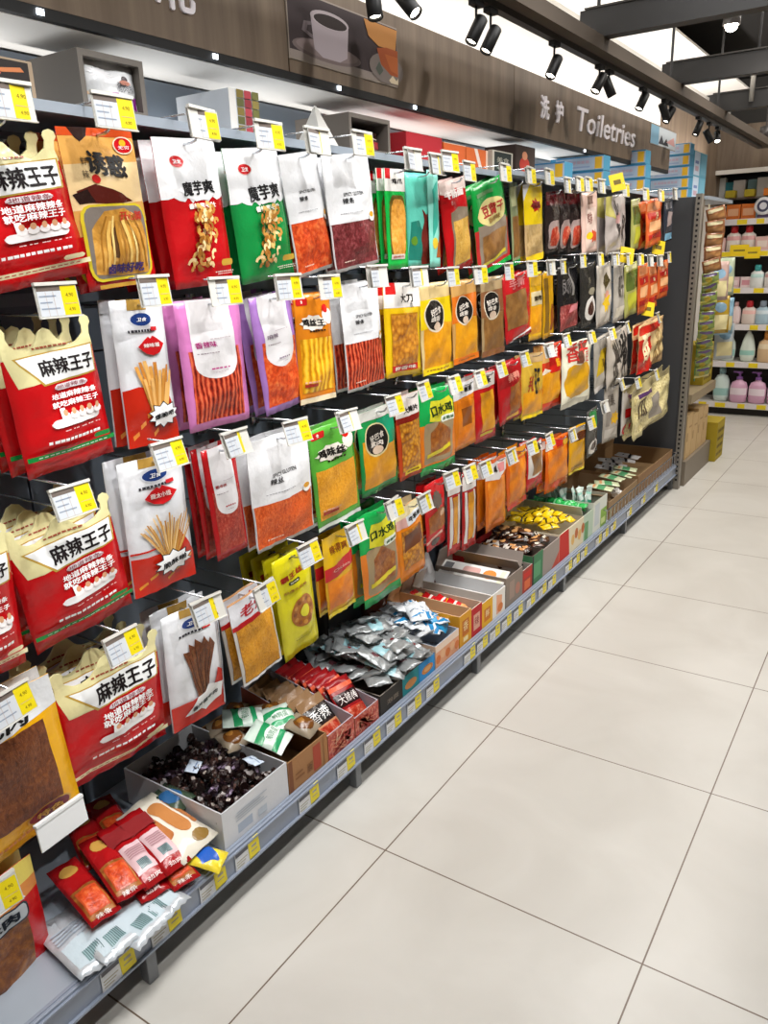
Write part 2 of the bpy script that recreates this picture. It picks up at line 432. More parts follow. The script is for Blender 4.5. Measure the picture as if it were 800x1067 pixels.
def curls(cu, cv, du, dv, n, seed, c):
    r = random.Random(seed); o = []
    for k in range(n):
        t = r.uniform(-1, 1); x, y = cu+t*du*.55+r.uniform(-du, du)*.8, cv+t*dv; a = r.uniform(0, 6.3); pts = []; tw = r.choice((-1, 1))*r.uniform(.5, 1.1); L = r.uniform(.6, 1.3)
        for j in range(5):
            pts.append((x, y)); a += tw; x += math.cos(a)*.034*L; y += math.sin(a)*.02*L
        o.append(('p', ribbon(pts, .019, .012), c[k % len(c)]))
    return o
def dashes(cu, cv, w, h, col, n=9, rot=0, seed=1):
    """fine print far below reading size"""
    r = random.Random(seed); o = []; x = cu-w/2; st = w/n
    ca = math.tan(math.radians(rot))
    for k in range(n):
        q = st*r.uniform(.6, .92); y = cv+(x-cu)*ca*.7
        o.append(('p', [(x, y-h/2), (x+q, y-h/2+q*ca*.7), (x+q, y+h/2+q*ca*.7), (x, y+h/2)], col)); x += st
    return o
def R4(u0, v0, u1, v1): return [(u0, v0), (u1, v0), (u1, v1), (u0, v1)]

CREAM, RED, GREEN = '#ded6a0', '#c20d14', '#0d8a3a'
def crown_art(stripe, stripecol):
    top = CROWN[3:-1]
    d = [('p', [(.08, .60), (.97, .66), (.985, .80)]+top+[(.015, .80)], CREAM),
         ('p', [(.085, .79), (.985, .805), (.955, .61), (.30, .59)], '#b89640'), ('p', [(.115, .782), (.965, .796), (.935, .62), (.315, .602)], '#eef0f0'),
         ('t', '麻辣王子', .62, .70, .105, '#1b1416', dict(w=.62, bold=.032))]
    d += dashes(.5, .83, .36, .012, '#a0523a', 8)
    d += [('p', rr(.4, .545, .78, .585, .04, 1.4), '#f0e6ea'), ('t', '地道辣条', .59, .565, .03, '#8a2a3a', dict(w=.34, bold=.02)),
          ('t', '地道麻辣辣条', .6, .507, .04, '#ffffff', dict(w=.52, bold=.03)), ('t', '就吃麻辣王子', .6, .452, .04, '#ffffff', dict(w=.54, bold=.03))]
    d += [('p', rr(.28, .30, .86, .355, .05), '#ece8e8'), ('p', R4(.4, .35, .455, .425), '#f4f2f2')]
    for k in range(5): d += [('p', el(.45+k*.095, .365, .05, .028, 10), '#f2eeee'), ('p', el(.45+k*.095, .39, .026, .022, 10), '#d9a078')]
    for k in range(5): d += dashes(.42+k*.1, .275, .07, .006, '#e8c8c8', 2, seed=k)
    d += dashes(.52, .215, .62, .02, '#ffffff', 12)
    d += [('p', R4(.0, stripe-.016, 1, stripe+.016), stripecol)]+dashes(.5, stripe, .8, .006, '#b01018' if stripecol != GREEN else '#dff0df', 14, seed=4)
    d += [('p', rr(.72, stripe+.03, .94, stripe+.062, .03), stripecol if stripecol == GREEN else '#efe3b8')]
    return d
def konjac_art(col):
    r = random.Random(4); top = [(0, .60)]
    for k in range(13): top.append((.08+k*.07, .60+.012*math.sin(k*2.1)+(.0 if k not in (3, 5, 7, 9) else -.02)))
    d = [('p', top+[(1, .615), (1, 1), (0, 1)], '#e9eaec'), ('p', el(.33, .845, .125, .042), '#d8b8b0'), ('p', el(.33, .848, .115, .038), '#c8141c'), ('t', '卫龙', .33, .848, .035, '#ffffff', dict(w=.13, bold=.02)),
         ('p', star(.55, .655, .33, .075, 9, .86), '#e9eaec'),
         ('t', '魔芋爽', .55, .672, .12, '#141214', dict(w=.54, bold=.035, rot=4)), ('t', '香辣素毛肚', .57, .553, .045, '#f4f0e8', dict(w=.46, bold=.04, rot=2))]
    d += curls(.5, .33, .17, .20, 70, 3, ['#c99246', '#dcb56a', '#9c6424', '#ecd29a', '#b47a34'])
    d += [('p', rr(.7, .13, .93, .175, .03), '#c9a23a')]+dashes(.76, .09, .36, .008, '#e8d8d0', 10)+dashes(.76, .075, .3, .006, '#e8d8d0', 9, seed=2)
    return d
def gluten_art(fd, split, txt='辣条'):
    return [('f', R4(.02, .03, .98, split+.01), fd), ('p', [(0, split), (1, split), (1, 1), (0, 1)], '#e6e7e9'),
            ('t', 'SPICY GLUTEN', .5, split+.24, .032, '#3a3a3e', dict(w=.42, bold=.01)), ('t', txt, .36, split+.185, .05, '#2c2c30', dict(w=.2, bold=.02)),
            ]+dashes(.42, split+.08, .46, .006, '#9a9aa0', 12)+[('p', el(.88, split+.02, .075, .04), '#f2efe6'), ('p', el(.88, split+.04, .06, .025), '#d99a1e')]+dashes(.3, .08, .25, .01, '#e8d8c8', 6)
def arch_art(fd, edge, txtcol, word, sw):
    return [('f', R4(.1, .06, .9, .62), fd), ('p', [(.16, 1), (.16, .55)]+[(.5-.34*math.cos(a), .52-.13*math.sin(a)) for a in [k*PI/12 for k in range(13)]]+[(.84, .55), (.84, 1)], '#e4e2e4')] + \
           [('t', word, .34, .66, .05, txtcol, dict(w=.28, bold=.02))]+dashes(.36, .595, .3, .006, '#9c8c94', 8)+dashes(.58, .7, .34, .005, '#b8aab2', 8, seed=5)+dashes(.52, .47, .3, .012, txtcol, 5, seed=6)+dashes(.5, .44, .16, .006, '#b8aab2', 4)
def wei_art(stick, wtxt):
    d = [('p', R4(.32, .93, .66, 1), '#b08a3e'), ('p', el(.53, .865, .21, .05), '#d8dde6'), ('p', el(.53, .866, .19, .043), '#1c3a7c'), ('t', '卫食', .53, .866, .042, '#f2f4f8', dict(w=.18, bold=.03, slant=.2))]
    d += dashes(.5, .79, .5, .018, '#33323a', 9)+[('p', R4(.66, .785, .8, .812), '#c8242c')]
    return d
def burst(cu, cv, t, col='#15161a'): return [('p', star(cu, cv, .34, .1, 10, .7), '#202226'), ('p', star(cu, cv, .31, .09, 10, .7), '#f2f3f4'), ('t', t, cu, cv, .06, col, dict(w=.38, bold=.03, rot=8))]
def sticks(n, cu, v0, v1, sp0, sp1, cols, wu, seed):
    r = random.Random(seed); o = []
    for k in range(n):
        t = (k+.5)/n-.5
        a = (cu+t*sp0, v0+r.uniform(-.02, .02)); b = (cu+t*sp1, v1+r.uniform(-.05, .05)-abs(t)*.06)
        o.append(('p', [(a[0]-wu, a[1]), (a[0]+wu, a[1]), (b[0]+wu, b[1]), (b[0]-wu, b[1])], cols[k % len(cols)]))
    return o
LIPS = lambda cu, cv: [('p', [(cu-.25, cv), (cu-.12, cv+.045), (cu-.04, cv+.065), (cu, cv+.05), (cu+.05, cv+.068), (cu+.14, cv+.045), (cu+.26, cv+.008), (cu+.12, cv-.05), (cu, cv-.065), (cu-.12, cv-.05)], '#c8161c')]
def oval_art(fd, cl, t, w0=.0):
    """clear pouch with a black oval label"""
    return [('f', R4(.06, .06, .94, .70), fd), ('p', [(.0, .50), (0, .82), (1, .84), (1, .54), (.6, .56)], cl), ('p', el(.38, .64, .31, .18), '#e0d6c0'), ('p', el(.38, .645, .285, .165), '#1c1816'),
            ('t', t, .38, .69, .075, '#efe6da', dict(w=.36, bold=.03, rot=8)), ('t', '卤香', .36, .61, .055, '#efe6da', dict(w=.3, bold=.03)), ('p', el(.4, .525, .12, .05, 12), '#d8bfa8'), ('p', R4(0, 0, 1, .075), cl)]+dashes(.5, .04, .7, .012, '#8a5a20', 8)
def chick_art(base, fd, t):
    return [('f', R4(.06, .1, .94, .60), fd), ('p', rr(.05, .9, .36, .965, .03), '#c01c1c'), ('t', '食', .2, .932, .04, '#f4ead8', dict(bold=.02)),
            ('p', el(.84, .79, .15, .075, 14), '#efe6da'), ('p', el(.8, .86, .08, .04, 10), '#c81c18'), ('p', star(.42, .74, .36, .075, 9, .8), '#efe8dc'), ('t', t, .42, .742, .085, '#181412', dict(w=.56, bold=.05, rot=-3))] + \
           dashes(.5, .665, .4, .016, '#2a1a12', 6)+[('p', R4(.1, .155, .4, .185), '#a02a1a')]+dashes(.28, .2, .36, .014, '#f0b8a8', 5)
def slab_art(edge, fd, hdr, hcol, word, wc, hv=.74, inset=.14, foot=.09):
    return [('f', R4(inset, foot, 1-inset, hv), fd), ('p', R4(0, hv, 1, 1), hcol)]+([('t', word, .52, (hv+1)/2-.02, .09, wc, dict(w=.6, bold=.04, rot=4))] if word else [])+dashes(.5, foot*.5, .7, .016, hcol, 7)
# key: thickness, pouch colour, outline, art
SKU = {
 'crownA': (.022, RED, CROWN, crown_art(.10, '#e9dfb4')), 'crownB': (.022, RED, CROWN, crown_art(.135, GREEN)),
 'tripe': (.016, '#c01014', RECT, [('p', [(0, .34), (1, .42), (1, .97), (.8, 1), (.2, 1), (0, .97)], '#d8a052'), ('p', [(0, .5), (1, .55), (1, .8), (0, .78)], '#e6c894'), ('p', R4(0, .95, 1, 1), '#c84a1c'),
    ('p', [(.13, 1), (.38, 1), (.34, .95), (.25, .915), (.2, .94)], '#2a1714'), ('p', [(.08, .62), (.3, .66), (.62, .6), (.8, .55), (.5, .53), (.12, .55)], '#52170f'), ('p', [(.03, .6), (.2, .63), (.26, .55), (.08, .54)], '#26120f'),
    ('t', '诱惑', .53, .78, .17, '#15110f', dict(w=.52, bold=.045, rot=-6)), ('t', '鲜', .23, .80, .06, '#2a1c14', {}), ('t', '辣', .22, .72, .06, '#2a1c14', {}), ('p', el(.33, .69, .05, .028, 10), '#c0201c'),
    ('p', el(.84, .9, .13, .055), '#e8d6bc'), ('p', el(.84, .9, .115, .047), '#c0101a'), ('p', el(.84, .915, .04, .022, 10), '#f0b428'), ('t', '无穷', .84, .887, .028, '#ffffff', dict(w=.14, bold=.02)),
    ('p', rr(.04, .05, .95, .535, .13), '#d2bc2e'), ('p', rr(.075, .068, .915, .52, .11), '#7b726a'),
    ('f', [(.11, .1), (.5, .075), (.87, .08), (.89, .3), (.84, .45), (.6, .505), (.32, .49), (.14, .38)], 'tripe'), ('p', [(.36, .2), (.43, .19), (.46, .3), (.44, .4), (.38, .36), (.35, .28)], '#5a3c22')]+[('p', ribbon([(.2+.16*k, .12+.02*(k % 2)), (.22+.15*k, .25), (.26+.13*k, .36), (.34+.09*k, .46)], .012, .004), ('#9c6a26', '#e8c87c', '#a87430', '#ecd08a', '#96641f')[k]) for k in range(5)]+[('p', ribbon([(.28+.16*k, .11), (.31+.14*k, .24), (.33+.12*k, .34), (.38+.08*k, .43)], .02, .006), ('#ddb05c', '#b07c30', '#e2ba68', '#b98438')[k]) for k in range(4)]+[  # ribbons paint darker folds and lighter highlights onto the food
    ('t', '开心脚', .68, .455, .07, '#b0281e', dict(w=.34, bold=.03)), ('t', '卤味好吃', .52, .125, .075, '#3a2c6a', dict(w=.5, bold=.05)), ('p', R4(.12, .005, .72, .03), '#b88c34')]),
 'konjacR': (.016, '#ba0f16', RECT, konjac_art(RED)), 'konjacG': (.016, '#12873f', RECT, konjac_art(GREEN)),
 'glutenA': (.015, '#dfe0e2', RECT, gluten_art('chips', .45)), 'glutenB': (.015, '#dfe0e2', RECT, gluten_art('beef', .42)),
 'feetG': (.014, '#17b548', RECT, [('p', R4(0, .78, 1, 1), '#e9e6e0'), ('p', R4(.04, .9, .3, 1), '#c41a20'), ('t', '鸡爪', .6, .88, .1, '#1a1412', dict(w=.45, bold=.03)), ('p', rr(.1, .1, .88, .74, .2), '#6a5a22'), ('f', rr(.14, .12, .85, .7, .2), 'feet'), ('p', R4(.14, .1, .8, .15), '#d8d0c4'), ('t', '卤鸡爪', .48, .125, .04, '#b8201c', dict(w=.5, bold=.02))]),
 'mint': (.012, '#62c9b4', RECT, [('p', [(.0, .08), (.95, .05), (.95, .5), (.8, .52), (.55, .4), (.4, .5), (.1, .48)], '#1f7a6a'), ('p', [(.55, .02), (.95, .02), (.98, .34), (.9, .58), (.7, .56), (.55, .62), (.62, .48), (.5, .3)], '#6a2018'), ('p', el(.2, .28, .12, .05, 12), '#5a8a28')]),
 'mintB': (.01, '#8ad8c8', RECT, [('p', [(.3, .3), (.9, .5), (.9, .9), (.4, .8)], '#3aa894'), ('p', el(.45, .25, .25, .06, 12), '#e8c83a'), ('p', [(.6, .1), (1, .1), (1, .35), (.7, .25)], '#a85a2a')]),
 'noodleR': (.016, '#bf0f16', RECT, [('p', [(0, .88), (.3, .84), (.6, .9), (1, .86), (1, 1), (0, 1)], '#dcc8c0'), ('t', '牛筋面', .5, .85, .1, '#f2e6e0', dict(w=.7, bold=.06)), ('t', '香', .3, .76, .05, '#f0d8c8', {}), ('p', [(.22, .06), (.93, .06), (.93, .66), (.55, .7), (.22, .66)], '#8a7a66'), ('f', R4(.27, .07, .9, .56), 'noodle')]),
 'beanG': (.015, '#0f8c38', RECT, [('p', R4(0, .02, 1, .52), '#b82a2a'), ('p', R4(.07, .1, .9, .56), '#8c7c6c'), ('f', R4(.14, .13, .84, .44), 'brownflat'), ('p', el(.5, .66, .42, .15), '#dccf8a'), ('t', '豆腐干', .5, .69, .1, '#a83028', dict(w=.62, bold=.04)), ('t', '香辣味', .5, .585, .05, '#9a7a40', dict(w=.4, bold=.03)), ('p', R4(.12, .86, .62, .9), '#5a8a58'), ('p', [(.1, .1), (.85, .14), (.85, .18), (.1, .14)], '#d8c83a'), ('p', R4(0, 0, 1, .06), '#10a044')]),
 'clearG': (.012, '#8f9a72', RECT, [('p', R4(.1, .72, .8, .95), '#c8cc98'), ('f', R4(.1, .1, .9, .6), 'brownflat'), ('p', R4(0, 0, 1, .06), '#128a40')]),
 'yellowtop': (.013, '#c8a878', RECT, [('f', R4(.06, .1, .94, .5), 'tan'), ('p', [(0, .5), (1, .46), (1, 1), (0, 1)], '#f0cf14'), ('p', [(0, .8), (.3, 1), (.0, 1)], '#e8e8ec'), ('p', star(.55, .72, .3, .1, 7, .6), '#c02a18'), ('t', '香菇', .55, .72, .08, '#7a1410', dict(w=.5, bold=.04)), ('p', R4(0, 0, 1, .09), '#f0cf14')]),
 'darkpot': (.018, '#2a2020', TAPER, [('p', R4(.1, .78, .9, 1), '#5a1418'), ('p', rr(.12, .06, .88, .52, .2), '#a08c88'), ('f', rr(.2, .1, .8, .42, .2), 'redmix'), ('p', el(.5, .64, .22, .06, 12), '#3c3230')]),
 'pinkbox': (.012, '#dcbcb0', RECT, [('p', R4(.3, .8, .75, .93), '#8a6a60'), ('p', R4(.2, .1, .85, .74), '#e6cfc4'), ('t', '鸡排', .34, .58, .16, '#8a5a50', dict(w=.2, bold=.02)), ('p', star(.6, .28, .25, .12, 8, .6), '#c8502a'), ('p', el(.38, .3, .15, .06, 12), '#e8c21e')]),
 'greybrush': (.013, '#b5aca8', RECT, [('p', [(0, .7), (.3, .6), (.35, 1), (0, 1)], '#b8b060'), ('t', '山', .5, .77, .15, '#4a3c3a', dict(bold=.03)), ('p', el(.52, .6, .17, .1, 14), '#c89a98'), ('t', '货', .5, .38, .14, '#2a2422', dict(bold=.06)), ('t', '好味', .8, .4, .3, '#3a322e', dict(w=.12, bold=.03))]),
 'olive': (.012, '#a8a860', RECT, [('p', R4(.1, .5, .9, .85), '#5a6a2c'), ('p', R4(.2, .12, .8, .45), '#b8b83a'), ('p', R4(.1, .88, .9, .96), '#d8d8a8')]),
 'orangestack': (.012, '#c85a28', RECT, [('p', R4(.1, .78, .9, .95), '#d88a5a'), ('p', R4(.1, .6, .9, .74), '#b02018'), ('p', R4(.15, .34, .85, .55), '#e0a878'), ('p', R4(.1, .16, .9, .28), '#b02018'), ('t', '辣', .5, .66, .09, '#f0d8a8', {})]),
 'navy': (.011, '#2c323e', RECT, [('p', R4(.15, .75, .85, .9), '#6a6a70'), ('p', [(.2, .35), (.8, .4), (.85, .66), (.3, .7)], '#9a8a88'), ('p', R4(.1, .04, .95, .2), '#7ab0d0')]),
 'chipW': (.016, '#dcdee2', RECT, wei_art(1, '')+[('p', [(0, 0), (1, 0), (1, .12), (.8, .36), (.25, .42), (0, .40)], '#b8230f')]+[('p', [(.1+k*.13, .05+.07*(k % 3)), (.2+k*.13, .08+.07*(k % 3)), (.19+k*.13, .11+.07*(k % 3)), (.09+k*.13, .08+.07*(k % 3))], '#dd8a3a') for k in range(6)]+LIPS(.60, .685)+[('t', '辣味薯', .6, .69, .045, '#f4e4de', dict(w=.3, bold=.03))] +
    sticks(9, .58, .2, .56, .2, .74, ['#d99a48', '#c07c30', '#e2ae62'], .032, 5)+sticks(7, .57, .17, .46, .16, .5, ['#e4b068', '#c98a3c'], .03, 6)+burst(.66, .2, '爆脆吧')),
 'noodW': (.016, '#dcdee2', RECT, wei_art(1, '')+[('p', [(0, 0), (1, 0), (1, .20), (.75, .42), (.6, .28), (0, .30)], '#c02412'), ('p', R4(0, .33, .4, .345), '#c02412')]+[('p', [(.08+k*.15, .05+.05*(k % 3)), (.2+k*.15, .08+.05*(k % 3)), (.19+k*.15, .10+.05*(k % 3)), (.07+k*.15, .07+.05*(k % 3))], '#e0952e') for k in range(6)]+LIPS(.53, .715)+[('t', '面太小妞', .53, .72, .045, '#f4e4de', dict(w=.3, bold=.03))] +
    sticks(26, .56, .24, .55, .16, .86, ['#d9ab62', '#c08a40', '#e8c68c', '#b5803a'], .011, 7)+burst(.58, .2, '脆酥啪')),
 'arch1': (.016, '#d47fbd', RECT, arch_art('redsticks', '', '#b02a7a', '香辣味', 1)), 'arch2': (.015, '#a578c0', RECT, arch_art('chips', '', '#8a7a8a', '麻辣', 1)),
 'arch3': (.015, '#b8161c', RECT, arch_art('redshred', '', '#a8242a', '素牛肉', 1)),
 'chickO': (.014, '#d77d16', RECT, [('p', R4(0, 0, 1, .05), '#d8c8a8')]+chick_art('', 'amber', '鸡丝王')), 'chickG': (.015, '#57a83a', RECT, [('p', R4(0, 0, 1, .04), '#cfd8cf')]+chick_art('', 'floss', '鸡味丝')),
 'glutenC': (.015, '#dfe0e2', RECT, gluten_art('redsticks', .46)), 'glutenD': (.016, '#d9dadd', RECT, gluten_art('orangeshred', .42, '辣丝')),
 'squareY': (.013, '#e9bf12', RECT, [('p', R4(0, .74, 1, 1), '#e9e4de'), ('p', R4(.05, .88, .28, 1), '#c81c1e'), ('t', '大刀', .6, .84, .09, '#1a1412', dict(w=.4, bold=.03)), ('t', '肉', .72, .76, .06, '#1a1412', {}), ('p', R4(.13, .1, .88, .68), '#b87c14'), ('f', R4(.15, .12, .86, .66), 'square'), ('p', R4(.14, .055, .88, .125), '#c41f1a'), ('t', '鲜香味', .5, .09, .04, '#f4e6d8', dict(w=.6, bold=.03))]),
 'ovalY': (.013, '#d9c088', RECT, oval_art('amberflat', '#eccc12', '好巴食')), 'ovalO': (.013, '#c89a58', RECT, oval_art('amberflat', '#d9701a', '好巴食')), 'ovalB': (.012, '#a8906a', RECT, oval_art('brownflat', '#8a5a38', '好巴食')),
 'brownR': (.013, '#b81a20', RECT, [('f', R4(.06, .2, .8, .74), 'brownflat'), ('t', '手撕', .5, .86, .1, '#c87a78', dict(w=.6, bold=.03)), ('p', [(.1, 0), (1, .06), (1, .1), (.3, .03)], '#e6e0e0')]),
 'slabY': (.013, '#e0ac12', RECT, [('f', R4(.06, .1, .94, .5), 'amberflat'), ('p', R4(.1, .52, .9, .72), '#d8c8a0'), ('t', '素肉', .5, .62, .1, '#3a2c14', dict(w=.6, bold=.04)), ('p', R4(.1, .8, .9, .96), '#c89a2a')]),
 'edgeY': (.012, '#c9960f', RECT, [('p', R4(.1, .08, .45, .9), '#7a5a1a'), ('p', R4(.6, .1, .85, .5), '#8a4a1a')]),
 'blackpink': (.016, '#19181a', TAPER, [('f', [(.08, .06), (.92, .06), (.92, .4), (.08, .44)], 'pork'), ('p', [(.4, .3), (.9, .34), (.9, .42), (.5, .4)], '#c87a80'), ('p', R4(.5, .55, .62, .95), '#8c8a88'), ('t', '凤爪', .35, .7, .16, '#6a6664', dict(w=.3, bold=.03))]),
 'blackring': (.013, '#2b2a28', RECT, [('p', el(.55, .28, .36, .2), '#dcd8d2'), ('p', el(.55, .28, .2, .12), '#4a2c24'), ('t', '笋', .5, .72, .14, '#7a766a', {}), ('p', el(.6, .55, .25, .06, 12), '#8a8470')]),
 'sunny': (.013, '#b0aaa2', RECT, [('p', R4(.15, .08, .85, .92), '#c4bcb0'), ('p', star(.5, .38, .3, .2, 7, .6), '#d8b21a'), ('p', [(.4, .55), (.7, .7), (.6, .85), (.35, .7)], '#4a4020'), ('p', el(.55, .5, .15, .06, 10), '#d89a8a')]),
 'greytext': (.012, '#a8a29a', RECT, [('t', '瓜子', .5, .6, .5, '#4c463e', dict(w=.35, bold=.03)), ('p', R4(.1, .08, .9, .25), '#c8c0b0')]),
 'crownred': (.014, '#b81418', RECT, []),
 'chipsO': (.014, '#1d8f48', RECT, [('f', R4(.06, .08, .94, .66), 'amberflat'), ('p', R4(0, .88, 1, 1), '#cfcfc8'), ('p', rr(.45, .55, .98, .87, .06), '#16936a')]+[('p', el(.4, .64, .3, .2), '#d9cb98'), ('p', el(.4, .645, .275, .18), '#1c1a18'), ('t', '好巴食', .4, .68, .075, '#efe6da', dict(w=.36, bold=.03, rot=8)), ('t', '素肉', .38, .6, .06, '#efe6da', dict(w=.3, bold=.03)), ('p', el(.4, .52, .13, .05, 12), '#d8bfa8')]),
 'curlW': (.014, '#cf4a1c', RECT, [('p', R4(0, .74, 1, 1), '#e4dcd6'), ('p', R4(.05, .82, .26, 1), '#b81a1c'), ('t', '大辣片', .6, .82, .1, '#1c1412', dict(w=.62, bold=.04)), ('p', R4(0, .68, 1, .75), '#8c1c12'), ('f', R4(.1, .1, .92, .68), 'curls'), ('p', R4(.2, .05, .92, .11), '#e8c81c'), ('t', '香辣味', .55, .08, .035, '#7a3a10', dict(w=.5, bold=.02))]),
 'greenO': (.014, '#13a04a', RECT, [('p', R4(0, .1, 1, .6), '#dd7a1c'), ('p', rr(.1, .12, .9, .62, .06), '#a08a66'), ('f', [(.2, .2), (.8, .18), (.85, .45), (.5, .6), (.25, .5)], 'duck'), ('p', [(.25, .78), (.35, .86), (.6, .84), (.8, .88), (.95, .8), (.92, .66), (.5, .6), (.2, .64)], '#d9d32e'), ('t', '口水鸡', .58, .745, .11, '#1f3a18', dict(w=.62, bold=.04)), ('p', rr(.55, .585, .95, .66, .04), '#e8efe0'), ('t', '卤香味', .75, .622, .035, '#2a5a2a', dict(w=.3, bold=.02)), ('p', [(.15, .2), (.8, .26), (.8, .31), (.15, .25)], '#d8c420')]),
 'orangeW': (.013, '#dc7a14', RECT, [('f', R4(.12, .1, .9, .72), 'orangeflat'), ('p', [(0, .76), (1, .8), (1, 1), (0, 1)], '#d6d4d4'), ('t', '牛板筋', .6, .88, .09, '#1c1614', dict(w=.6, bold=.04)), ('p', R4(.25, .35, .72, .62), '#8c4a10')]),
 'noodR2': (.013, '#b81419', RECT, [('f', R4(.24, .14, .88, .72), 'amberflat'), ('p', R4(0, .78, 1, .98), '#c9c2ba'), ('t', '粉条', .5, .88, .12, '#2a2220', dict(w=.6, bold=.05)), ('p', R4(.2, .08, .8, .12), '#c8b02a')]),
 'darkR': (.013, '#b3131b', RECT, [('f', R4(.38, .12, .92, .6), 'duck'), ('p', R4(.05, .62, 1, .86), '#a01218'), ('t', '辣鸭', .6, .74, .1, '#d88a78', dict(w=.5, bold=.03)), ('p', R4(.3, .04, .8, .1), '#d8a030')]),
 'vertY': (.013, '#cfa838', RECT, [('f', R4(.06, .08, .94, .42), 'amberflat'), ('t', '手磨', .3, .55, .2, '#a8381c', dict(w=.22, bold=.04)), ('t', '豆干', .62, .56, .34, '#2c2824', dict(w=.24, bold=.04)), ('p', R4(0, 0, 1, .05), '#e8c81c'), ('p', R4(0, .86, 1, 1), '#c0a070')]),
 'labelR': (.014, '#c83a1c', RECT, [('f', R4(.04, .12, .8, .6), 'amberflat'), ('p', R4(.0, .74, .5, 1), '#c89a58'), ('p', R4(.34, .56, .98, .96), '#c81c14'), ('t', '牛', .68, .86, .14, '#f4efe6', dict(bold=.05)), ('t', '筋', .68, .7, .12, '#f0a81c', dict(bold=.05)), ('p', [(.0, .56), (.4, .6), (.1, .66)], '#e6d8c0')]),
 'bell': (.017, '#e9e6d0', RECT, [('p', [(.5, .62), (.62, .66), (.85, .62), (.93, .45), (.86, .22), (.6, .13), (.3, .12), (.1, .2), (.05, .4), (.12, .58), (.3, .65)], '#dca312'), ('p', [(.36, .66), (.62, .98), (.9, .98), (.56, .64)], '#7a4a3c'), ('t', '香干', .5, .84, .16, '#c8302c', dict(w=.7, bold=.02)), ('t', '豆', .82, .72, .09, '#c8302c', {}), ('p', [(0, 0), (1, 0), (1, .06), (.5, .1), (0, .08)], '#b8b4a4')]),
 'greyY': (.012, '#aca69c', RECT, [('p', [(.1, .3), (.7, .35), (.9, .75), (.3, .75)], '#c8a81c'), ('t', '果', .5, .52, .14, '#6a5010', dict(bold=.03)), ('p', R4(0, 0, 1, .1), '#c8c4c0')]),
 'greydark': (.013, '#bab2a8', RECT, [('t', '山珍', .62, .65, .3, '#2a2622', dict(w=.5, bold=.05)), ('t', '果干', .8, .28, .34, '#24201e', dict(w=.2, bold=.05)), ('t', '野味', .3, .4, .5, '#4a443c', dict(w=.16, bold=.03)), ('p', el(.3, .82, .2, .08, 12), '#cfc2b0')]),
 'redcream': (.013, '#ddb888', RECT, [('p', R4(.05, .78, .9, .94), '#c82418'), ('p', R4(0, .1, .45, .7), '#c4281c'), ('p', R4(.5, .2, .92, .72), '#e2c890'), ('t', '米花', .7, .46, .3, '#8a6a3a', dict(w=.25, bold=.02)), ('p', R4(0, 0, .6, .12), '#c01c14'), ('t', '酥', .25, .5, .2, '#f2d8b0', dict(bold=.04))]),
 'jerkyY': (.018, '#e8aa0e', RECT, [('p', [(0, .72), (1, .8), (1, 1), (0, 1)], '#dcdee0'), ('t', '武冈', .45, .82, .1, '#1c1a1a', dict(w=.5, bold=.04, slant=.2)), ('f', R4(.04, .17, .82, .75), 'jerky'), ('p', el(.66, .13, .24, .07), '#caa04a'), ('p', el(.66, .13, .22, .06), '#6a1430'), ('t', '特色', .66, .13, .06, '#d8aa5a', dict(w=.28, bold=.03))]+dashes(.3, .06, .4, .02, '#b86a10', 8)),
 'steakR': (.016, '#c01218', RECT, [('p', [(0, .8), (1, .86), (1, 1), (0, 1)], '#dcc95c'), ('p', [(0, .72), (1, .78), (1, .87), (0, .82)], '#d8883a'), ('f', R4(.03, .14, .8, .68), 'steak'), ('p', rr(0, .64, .84, .76, .06), '#26303c'), ('p', rr(.02, .65, .82, .75, .05), '#b9c0c6'), ('t', '泡米肉', .42, .7, .075, '#1a2430', dict(w=.6, bold=.05)), ('p', [(.2, .12), (.6, .17), (.6, .2), (.2, .15)], '#d8c8b0')]),
 'beefW': (.015, '#dcdee2', RECT, wei_art(1, '')+[('p', [(0, 0), (.98, 0), (.98, .34), (.84, .40), (.75, .25), (0, .22)], '#c02412'), ('f', [(.43, .22), (.62, .22), (.70, .42), (.84, .62), (.74, .70), (.70, .66), (.64, .73), (.58, .68), (.5, .73), (.46, .67), (.38, .71), (.36, .65), (.25, .66), (.35, .45)], 'jerky')] +
    sticks(7, .53, .26, .64, .14, .46, ['#3e2616', '#8a6240', '#2f1c10'], .005, 9)+[('p', [(.2, .1), (.4, .24), (.55, .25), (.62, .3), (.95, .24), (.9, .12), (.6, .06), (.5, .1)], '#f0f1f2'), ('t', '香片蓝牛肉', .56, .165, .055, '#1c1c20', dict(w=.52, bold=.03, rot=9)), ('p', R4(.96, .02, .985, .95), '#b8bcc4')]),
 'shredC': (.015, '#b98a5e', RECT, [('p', R4(0, .02, .05, .98), '#d8d4d0'), ('p', R4(.95, .02, 1, .98), '#d8d4d0'), ('p', R4(0, 0, 1, .03), '#e4e4e4'), ('f', R4(.06, .04, .94, .72), 'floss'), ('p', [(.0, .70), (1, .74), (1, .98), (0, .98)], '#dfe0e6'), ('t', '老灶', .55, .86, .13, '#b02630', dict(w=.62, bold=.03, slant=.25, rot=8)), ('p', [(0, .68), (.9, .74), (.9, .79), (0, .73)], '#b81c22')]),
 'ringY': (.015, '#d6cc14', RECT, [('t', '霸王丝', .44, .80, .075, '#a02a18', dict(w=.62, bold=.04, rot=4)), ('p', rr(.3, .715, .62, .75, .03), '#4c4a20'), ('t', '辣味条', .46, .732, .022, '#e8e8c8', dict(w=.24)), ('t', '劲道大面筋', .45, .665, .035, '#a8742a', dict(w=.6, bold=.02)),
